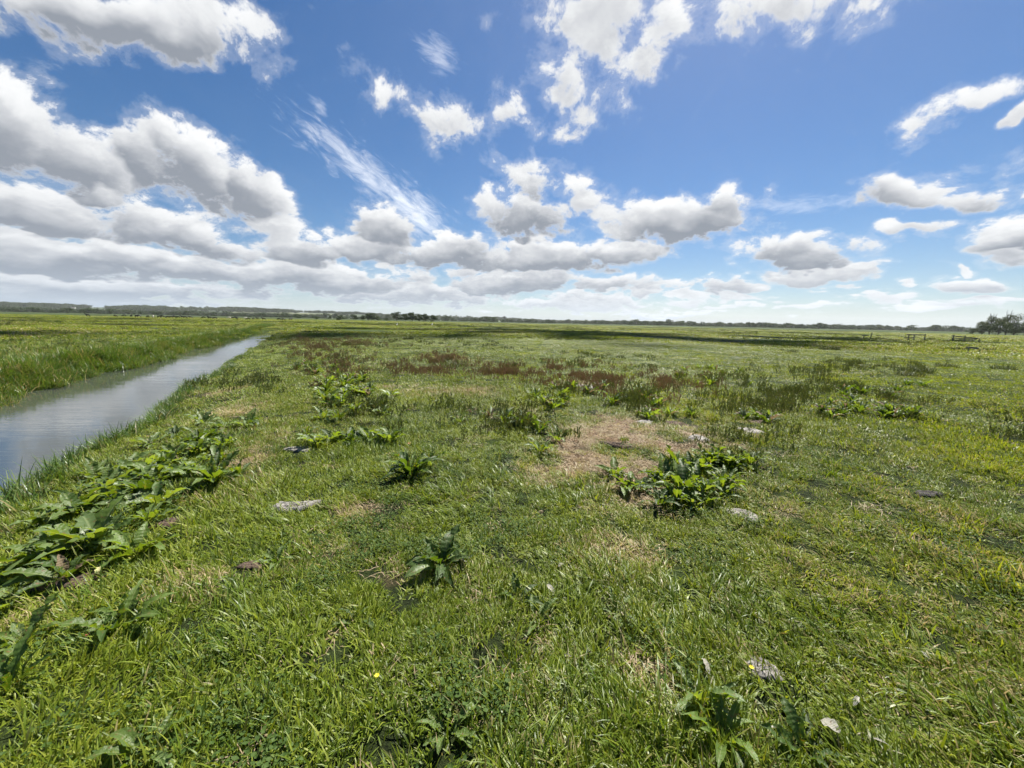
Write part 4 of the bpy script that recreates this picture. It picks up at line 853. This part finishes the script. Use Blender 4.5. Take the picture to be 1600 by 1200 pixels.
for a in [
 (150,855,.34,16,'largest dock with broad pale upright leaves, on the ditch bank at lower left',0,1),(62,880,.26,13,'dark dock at the left edge just left of the largest dock',0,0),(215,868,.24,12,'dock with low leaves just right of the largest dock',0,0),
 (105,905,.24,12,'sprawling dock in shade directly below the largest dock',0,2),(232,815,.20,9,'small dock beside the dark hollow right of the largest dock',2,0),(120,800,.25,13,'dock half withered behind the largest dock, nearest the water',0,0),
 (180,770,.24,13,'dock behind and right of the half withered one on the bank',0,1),(70,815,.20,9,'small dock among tall bank grass close to the water at left',2,0),(225,775,.22,12,'dark dock in the middle of the bank belt',0,2),(150,745,.22,12,'dock at the water side of the middle of the bank belt',0,0),
 (200,730,.22,12,'pale dock overhanging the bank grass in the middle of the belt',0,1),(245,735,.20,10,'low dock right of the pale overhanging one',0,0),(235,695,.22,12,'dock with broad light leaves close to the water further up the belt',0,1),(275,712,.20,10,'dock between the light-leaved one and the upright clump',0,0),
 (275,680,.20,11,'dark dock at the back of the belt, nearest the water side',0,2),(310,690,.20,11,'dock with shaded base at the back of the belt',0,2),(335,755,.28,17,'upright dock with long narrow leaves at the front right of the belt',1,0),(372,745,.20,10,'small dock right of the upright narrow-leaved one',1,0),
 (305,745,.20,9,'low pale dock left of the upright narrow-leaved one',0,1),(350,700,.24,14,'tall narrow-leaved dock behind the upright one',1,0),(318,662,.22,11,'pale dock with one high white-glinting leaf at the far end of the belt',0,1),(350,668,.19,10,'dock beside the path at the far end of the belt',0,0),
 (385,668,.17,9,'small glossy dock furthest right in the belt',2,1),(190,985,.23,13,'dock with long leaves leaning right, below the belt at lower left',1,0),(40,1005,.19,10,'dock sprawling in the grass at the left edge below the belt',0,0),(14,1078,.20,8,'dark blurred dock cut by the left edge of the photo',1,2),
 (15,945,.24,10,'light-leaved dock at the left edge under the belt',0,1)]:
    px, py, size, n, lab, kd, ti = a; dock(px, py, size, n, lab, kd, ti, G1)
G2 = 'docks standing singly in the near turf'
for a in [(642,745,.31,22,'lone bushy dock in the middle of the near turf, left of the bare patch',1,2),(672,728,.20,8,'small upright dock against the right side of the lone bushy one',1,0),(690,885,.24,14,'lone dock with one bleached leaf, nearer than the bushy one',0,2),(722,868,.16,5,'small dock touching the one with the bleached leaf',2,0),
 (435,880,.13,7,'small dark dock left of the middle foreground',0,2),(965,965,.12,7,'small blue-green herb clump right of centre in the foreground',1,1),(810,940,.14,7,'small dark dock at the centre of the foreground',0,2),(1130,1160,.20,9,'dock with long leaves at the bottom right of centre',1,0),(1095,1100,.18,8,'dock half hidden in grass above the bottom long-leaved one',1,1),
 (1260,1180,.15,7,'dark dock at the bottom edge beside the pale dead leaf',0,2),(225,1190,.15,7,'small dock in the grass at the bottom left',2,0),(840,970,.12,5,'small flat-leaved dock near the rusty patch',2,0),(700,1150,.12,8,'low herb rosette at the bottom centre',2,0),(560,970,.10,5,'tiny dock rosette left of centre in the foreground',2,2)]:
    px, py, size, n, lab, kd, ti = a; dock(px, py, size, n, lab, kd, ti, G2)
G3 = 'docks of the big clump right of the bare patch'
for a in [(1066,772,.29,15,'dock at the front of the big clump beside the bare patch',1,0),(1038,748,.25,13,'dock at the left front of the big clump beside the bare patch',0,0),(1095,770,.24,12,'shaded dock at the right front of the big clump',1,2),(1055,735,.27,12,'dock in the heart of the big clump',1,0),(1082,735,.27,13,'yellow-green dock in the heart of the big clump',0,0),
 (1030,790,.19,11,'dark low dock at the very front of the big clump',1,2),(1108,728,.27,12,'dock at the back of the big clump',1,0),(1140,730,.27,13,'dark dock at the back right of the big clump',0,2),(1172,725,.23,11,'last dock at the right end of the big clump',1,0),(1125,775,.19,8,'small dock trailing right of the big clump',1,0),(1000,765,.17,9,'low dock with pale glints at the left end of the big clump',0,1),(1085,795,.16,8,'small pale-stemmed dock in front of the big clump',1,1)]:
    px, py, size, n, lab, kd, ti = a; dock(px, py, size, n, lab, kd, ti, G3)
G4 = 'dark narrow docks left of the bare patch'
for a in [(815,668,.24,14,'dark upright dock, tallest left of the bare patch',1,2),(842,676,.22,12,'dark dock right of the tallest one left of the bare patch',1,2),(790,662,.22,12,'dock left of the tallest one left of the bare patch',1,0),(765,652,.20,11,'brownish dock further left by the bare patch',1,3),(738,646,.20,10,'brownish dock at the left end of the dark row',1,3),
 (845,705,.20,7,'thin dock with pale bent stem beside the bare patch',1,1),(872,690,.17,7,'small dock at the right end of the dark row',1,0),(720,660,.16,8,'small green dock in front of the left end of the dark row',1,0)]:
    px, py, size, n, lab, kd, ti = a; dock(px, py, size, n, lab, kd, ti, G4)
G5 = 'docks in the row running up beside the path'
for a in [(495,695,.20,10,'pale-leaved dock at the near left of the row beside the path',0,1),(520,690,.22,12,'dock with shining leaves at the near end of the row beside the path',0,1),(548,692,.22,13,'dark dock in the near end of the row beside the path',0,2),(578,688,.20,11,'dock at the near middle of the row beside the path',0,0),(608,692,.22,10,'yellow-green upright dock at the near right of the row',1,0),(480,680,.15,7,'small dock left of the near end of the row',2,0),
 (505,655,.20,12,'dock with white glints in the middle of the row beside the path',0,1),(530,655,.20,13,'dark dock in the middle of the row beside the path',1,2),(556,645,.20,12,'upright dock in the middle of the row beside the path',1,0),(590,640,.20,12,'dock at the right of the middle of the row',1,2),(600,648,.18,9,'low dock right of the middle of the row',0,0),(520,635,.19,10,'dock just behind the middle of the row',0,0)]:
    px, py, size, n, lab, kd, ti = a; dock(px, py, size, n, lab, kd, ti, G5)
r_ = random.Random(17)
for i in range(34):
    f = r_.random(); px, py = 70 + 285 * f + r_.gauss(0, 22), 885 - 215 * f + r_.gauss(0, 16)
    kd, ti = r_.choice((0, 0, 1)), r_.choice((0, 1, 2, 0))
    dock(px, py, r_.uniform(.15, .24), 10, '%s %s dock %s' % (('mid green', 'pale green', 'dark green')[ti], ('broad-leaved', 'narrow-leaved')[kd], 'crowded round the largest dock' if f < .3 else 'packed in the middle of the bank belt' if f < .65 else 'packed at the far end of the bank belt'), kd, ti, 'unmarked docks filling the bank belt')
for i in range(16):
    px = 1090 + r_.gauss(0, 48); kd, ti = r_.choice((1, 1, 0)), r_.choice((0, 2, 0))
    dock(px, 745 + r_.gauss(0, 20), r_.uniform(.15, .22), 10, '%s %s dock packed in the %s half of the big clump' % (('mid green', '', 'dark green')[ti], ('broad-leaved', 'narrow-leaved')[kd], 'left' if px < 1070 else 'right'), kd, ti, 'unmarked docks filling the big clump')
r_ = random.Random(5)
for (x0, y0, rx, ry, n, lab, grp, kd, ti, sz) in [(520,600,38,22,22,'distant narrow dock in the far part of the row beside the path','far docks of the row beside the path',1,0,.26),(470,570,16,14,5,'small far dock beside the ditch path','far docks beside the ditch path',1,2,.22),(560,615,30,10,8,'glinting dock just behind the middle of the row beside the path','docks behind the middle of the row',0,1,.24),
      (1005,628,22,8,7,'dark tufted dock beyond the bare patch','dark docks beyond the bare patch',1,2,.28),(1020,650,40,6,6,'low dock at the back edge of the bare patch','docks at the back edge of the bare patch',1,0,.22),(880,620,40,14,8,'small dock in the turf behind the dark row','docks behind the dark row',1,0,.24),(930,612,20,6,3,'dark dock beside the small soil heap','docks beside the small soil heap',1,2,.28),(1185,655,24,5,4,'low dark dock right of the bare patch','low docks right of the bare patch',1,2,.24),
      (1415,648,34,8,9,'blue-green tufted weed at the front of the right-hand drift','tufts at the front of the right-hand drift',1,2,.27),(1295,645,20,6,5,'blue-green tufted weed at the left front of the right-hand drift','left tufts of the right-hand drift',1,2,.26),(1370,648,20,6,4,'tufted weed in the middle front of the right-hand drift','middle tufts of the right-hand drift',1,0,.24),(1350,610,70,20,14,'dull weed inside the right-hand drift','weeds inside the right-hand drift',1,2,.26),(1110,590,80,18,12,'dull dock in the drift right of the sorrel','docks right of the sorrel',1,0,.26)]:
    for i in range(n): dock(x0 + r_.gauss(0, rx * .6), y0 + r_.gauss(0, ry * .6), sz * r_.uniform(.7, 1.0), 13, lab, kd, ti, grp, parts=False, seed=i + 7)

# bushy dry weeds at the right, each a thing
def dry_weed(px, py, h, w, lab, seed):
    r_ = random.Random(seed); x, y = at(px, py); z = float(ground_z(x, y)); V, Fc, tn = blades(170, w * .5, h * .5, h, .010, .020, lean=.75, segs=3, seed=seed)
    o = mesh_obj('bushy_weed', V, Fc, [M_WEED], attrs={'tone': tn}); o.location = (x, y, z); tag(o, lab, 'weed', 'bushy dull weeds in the right field')
for a in [(1432,583,.55,.9,'largest bushy grey-brown weed in the right field',1),(1420,588,.35,.8,'low bushy weed leaning against the largest one',2),(1478,574,.40,.8,'bushy grey-brown weed second from the right edge',3),(1567,577,.42,.8,'bushy grey-brown weed nearest the right edge',4),(1385,574,.32,.9,'low grey weed left of the largest bushy one',5),(1345,575,.30,1.0,'flat grey weed furthest left of the bushy ones',6),
          (1287,548,.6,.7,'small dark bushy weed by the shaded band, left of two',7),(1304,548,.7,.6,'small dark bushy weed by the shaded band, right of two',8),(642,530,.6,.5,'small dark upright weed beyond the sorrel, right of two',9),(633,530,.4,.4,'small dark upright weed beyond the sorrel, left of two',10),(707,572,.5,1.0,'dark bushy weed at the right end of the second sorrel drift',11),(460,538,.35,1.3,'dark weed at the start of the first sorrel drift',12)]: dry_weed(*a)
# grass tussocks that stand out
def tussock(px, py, h, w, n, lab, seed, mat=None):
    x, y = at(px, py); z = float(ground_z(x, y)); V, Fc, tn = blades(n, w * .4, h * .55, h, .004, .008, lean=.8, segs=4, seed=seed); o = mesh_obj('grass_tussock', V, Fc, [mat or M_LONG], attrs={'tone': tn}, smooth=True); o.location = (x, y, z); tag(o, lab, 'grass tussock')
tussock(1297,745,.20,.12,70,'bright upright grass tussock alone in the right turf',1); tussock(1240,745,.12,.3,90,'low bright grass tussock left of the upright one',2); tussock(975,690,.13,.16,60,'small green tussock growing over the dark turf lump',3); tussock(880,762,.11,.15,50,'small dull tussock at the near edge of the bare patch',4); tussock(1010,1150,.22,.3,110,'thick grass tussock at the bottom edge right of centre',5); tussock(1180,945,.12,.3,90,'soft green tussock in the right foreground',6)

# ------------------------------------------------------------------ dung, soil lumps
def dung_mat(name, a, b_):
    m, k, out = new_mat(name); p = k.new('ShaderNodeBsdfPrincipled'); tcn = k.new('ShaderNodeTexCoord'); n1 = k.noise(tcn.outputs['Object'], 26, 6, .7, dist=1.5); n2 = k.noise(tcn.outputs['Object'], 7, 3, .5)
    k.put(p.inputs['Base Color'], k.mix(k.ramp(k.math('ADD', n1, k.math('MULTIPLY', n2, .3)), .50, .76), a, b_)); p.inputs['Roughness'].default_value = .9
    bp = k.new('ShaderNodeBump'); bp.inputs['Strength'].default_value = 1; bp.inputs['Distance'].default_value = .02; k.put(bp.inputs['Height'], n1); k.l.new(bp.outputs[0], p.inputs['Normal']); k.l.new(p.outputs[0], out.inputs[0]); return m
M_PATG = dung_mat('dried_dung', (.05, .042, .034), (.32, .30, .265)); M_PATD = dung_mat('dark_dung', (.014, .012, .010), (.06, .05, .045)); M_EARTH = dung_mat('bare_earth', (.035, .022, .014), (.13, .085, .055))
def pat(px, py, w, d, h, lab, mat, name='cow_pat', cat='cow pat', crescent=0, seed=0, rz=0.0):
    x, y = at(px, py); z = float(ground_z(x, y)); h *= .55; nr, na_ = 16, 44; V = [(0, 0, h * .7)]; F_ = []
    a = np.linspace(0, 2 * np.pi, na_, endpoint=False); base = 1 + .16 * np.sin(2 * a + seed) + .10 * np.sin(3 * a + seed * 2) + .07 * np.sin(7 * a + seed) + .05 * np.sin(13 * a + seed * 3)
    for i in range(1, nr + 1):
        f = i / nr; r = f * base
        X = r * np.cos(a) * w / 2; Y = r * np.sin(a) * d / 2
        if crescent: Y = Y + crescent * d * (r * np.cos(a)) ** 2 * .5
        prof = h * (1 - f ** 3.5) * (.75 + .25 * np.cos(f * 9)); Zz = prof + h * .45 * vnoise(X + seed, Y, .045, 3 + seed, 3) * (1 - f ** 4) - (.015 if i == nr else 0)
        V += list(zip(X, Y, Zz))
    for j in range(na_): F_.append((0, 1 + j, 1 + (j + 1) % na_))
    for i in range(nr - 1):
        for j in range(na_): q = 1 + i * na_; F_.append((q + j, q + na_ + j, q + na_ + (j + 1) % na_, q + (j + 1) % na_))
    o = mesh_obj(name, V, F_, [mat], smooth=True); o.location = (x, y, z + .016); o.rotation_euler = (0, 0, rz); tag(o, lab, cat)
pat(457,795,.33,.20,.045,'pale grey crescent-shaped cow pat in the left foreground turf',M_PATG,crescent=.9,seed=1,rz=.1); pat(470,702,.36,.20,.03,'flat pale cow pat beside the path left of the dock row',M_PATG,seed=2); pat(1162,802,.22,.24,.045,'grey crusted cow pat right of the big dock clump',M_PATG,seed=3)
pat(1172,676,.34,.30,.04,'pale cow pat behind the big dock clump',M_PATG,seed=4); pat(1090,688,.30,.24,.05,'greyish cow pat at the right of the bare patch',M_PATG,seed=5); pat(1010,658,.36,.24,.03,'flat pale cow pat at the back edge of the bare patch',M_PATG,seed=6)
pat(1450,774,.26,.14,.035,'blackish cow pat alone in the right turf',M_PATD,seed=7); pat(1192,1048,.13,.15,.025,'small crumbling pale cow pat beside the yellow flower at lower right',M_PATG,seed=8); pat(912,606,.55,.4,.10,'small bleached soil heap in the middle turf',M_PATG,'soil_heap','soil heap',seed=9)
pat(962,697,.50,.16,.07,'dark elongated turf lump lying across the bare patch',M_EARTH,'turf_lump','turf lump',seed=10,rz=-.45); pat(1050,660,.5,.2,.06,'reddish brown soil ridge at the back of the bare patch',M_EARTH,'soil_ridge','soil ridge',seed=11,rz=-.1); pat(270,818,.20,.14,.03,'dark hollow of trodden soil right of the largest dock',M_EARTH,'trodden_soil','soil patch',seed=12)
pat(1185,660,.7,.25,.04,'dark soil scrape right of the bare patch',M_EARTH,'soil_scrape','soil patch',seed=13); pat(395,883,.16,.10,.02,'dark soil spot beside the small dark dock',M_EARTH,'soil_spot','soil patch',seed=14); pat(120,905,.45,.16,.03,'dark bare soil under the lowest docks of the bank belt',M_EARTH,'bank_soil','soil patch',seed=15,rz=.3)

# ------------------------------------------------------------------ dead leaves, flowers
M_PALELEAF = dock_mat('bleached_leaf', (.26, .25, .20), (.44, .42, .35), (.4, .38, .3), rough=.7, tg=(1, 1, .95)); M_REDLEAF = dock_mat('red_leaf', (.45, .08, .05), (.60, .25, .20), (.6, .3, .25), rough=.5, tg=(1, .8, .7)); M_YELLEAF = dock_mat('yellow_leaf', (.42, .38, .14), (.58, .55, .28), (.6, .6, .4), rough=.6)
def stray(px, py, L_, lab, mat, seed, kd=2, lift=.15, wide=1.0):
    x, y = at(px, py); me = leaf_mesh(500 + seed, kd); me.materials.append(mat); o = bpy.data.objects.new('fallen_leaf', me); COL.objects.link(o); o.location = (x, y, float(ground_z(x, y)) + .05)
    o.rotation_euler = (random.uniform(-.3, .3), -lift, seed * 1.9); o.scale = (L_, L_ * wide, L_); tag(o, lab, 'leaf')
for a in [(1308,1165,.075,'crumpled bleached leaf at the bottom right, palest in the photo',M_PALELEAF,1,0,.2,1.9),(1338,1102,.06,'broken grey dead leaf above the palest one at bottom right',M_PALELEAF,2,2,.1,1.3),(1360,1175,.05,'pale leaf tip just right of the palest leaf',M_PALELEAF,3,2,.3,1),(1105,1068,.09,'long pale leaf lying left of the small pale cow pat',M_PALELEAF,4,2,.4,1),(1225,1155,.07,'pale upright leaf between the bottom docks',M_PALELEAF,5,2,.8,1),
          (855,928,.08,'curled silvery leaf in the turf near the centre foreground',M_PALELEAF,6,2,.2,1.2),(872,897,.06,'small silvery leaf above the curled one',M_PALELEAF,7,2,.3,1.3),(892,1041,.05,'small pale leaf beside the rusty grass patch',M_PALELEAF,8,2,0,1),(1438,1027,.05,'pale leaf scrap in the turf at lower right',M_PALELEAF,9,2,.1,1),(720,888,.10,'bleached drooping leaf on the right of the lone dock',M_PALELEAF,10,2,-.6,1.1),
          (152,903,.07,'pale yellow leaf below the largest dock',M_YELLEAF,11,0,.3,1.6),(137,917,.06,'pale oval leaf below the yellow one',M_YELLEAF,12,2,.1,1.1),(138,1008,.05,'pink and red torn leaf tip in the lower left grass',M_REDLEAF,13,2,.9,1.0),(638,697,.09,'pinkish red leaf behind the lone bushy dock',M_REDLEAF,14,2,.2,1),(360,912,.11,'grey-green leaf lying flat left of centre in the foreground',M_DOCKP,15,2,.1,1),(1300,545,.5,'',M_PALELEAF,16,2,.1,1)][:15]: stray(*a)
M_PETAL = plain('yellow_petal', (.75, .60, .03), .4, .08, 9); M_STEM = plain('green_stem', (.06, .12, .03), .6, .1, 9)
def flower(px, py, h, lab, seed):
    x, y = at(px, py); z = float(ground_z(x, y)); t = empty('yellow_flower', (x, y, z)); tag(t, lab, 'flower'); mb = MB(); mb.tube([(0, 0, 0), (.004, 0, h * .5), (0, .003, h)], .0012, 5); mb.build('stem', [M_STEM], t)
    mb = MB()
    for i in range(6):
        a = i * math.pi / 3 + seed; c, s_ = math.cos(a), math.sin(a); b = .011
        mb.add([(0, 0, h), (c * b * .6 - s_ * b * .45, s_ * b * .6 + c * b * .45, h + .003), (c * b, s_ * b, h + .006), (c * b * .6 + s_ * b * .45, s_ * b * .6 - c * b * .45, h + .003)], [(0, 1, 2, 3)])
    mb.build('petals', [M_PETAL], t)
flower(590,1082,.06,'tiny yellow flower in the grass at the bottom left of centre',.2); flower(1172,1060,.06,'tiny yellow flower beside the small pale cow pat',.7)

# ------------------------------------------------------------------ thin air
mb = MB(); mb.box(-3400, -3400, -3.0, 3400, 3400, 95); m, k, out = new_mat('haze_air'); pv = k.new('ShaderNodeVolumePrincipled'); pv.inputs['Color'].default_value = (.93, .96, 1, 1); pv.inputs['Density'].default_value = .00006; pv.inputs['Anisotropy'].default_value = .3
k.l.new(pv.outputs[0], out.inputs['Volume']); tag(mb.build('haze', [m]), 'thin blue air over the far fields', kind='stuff')
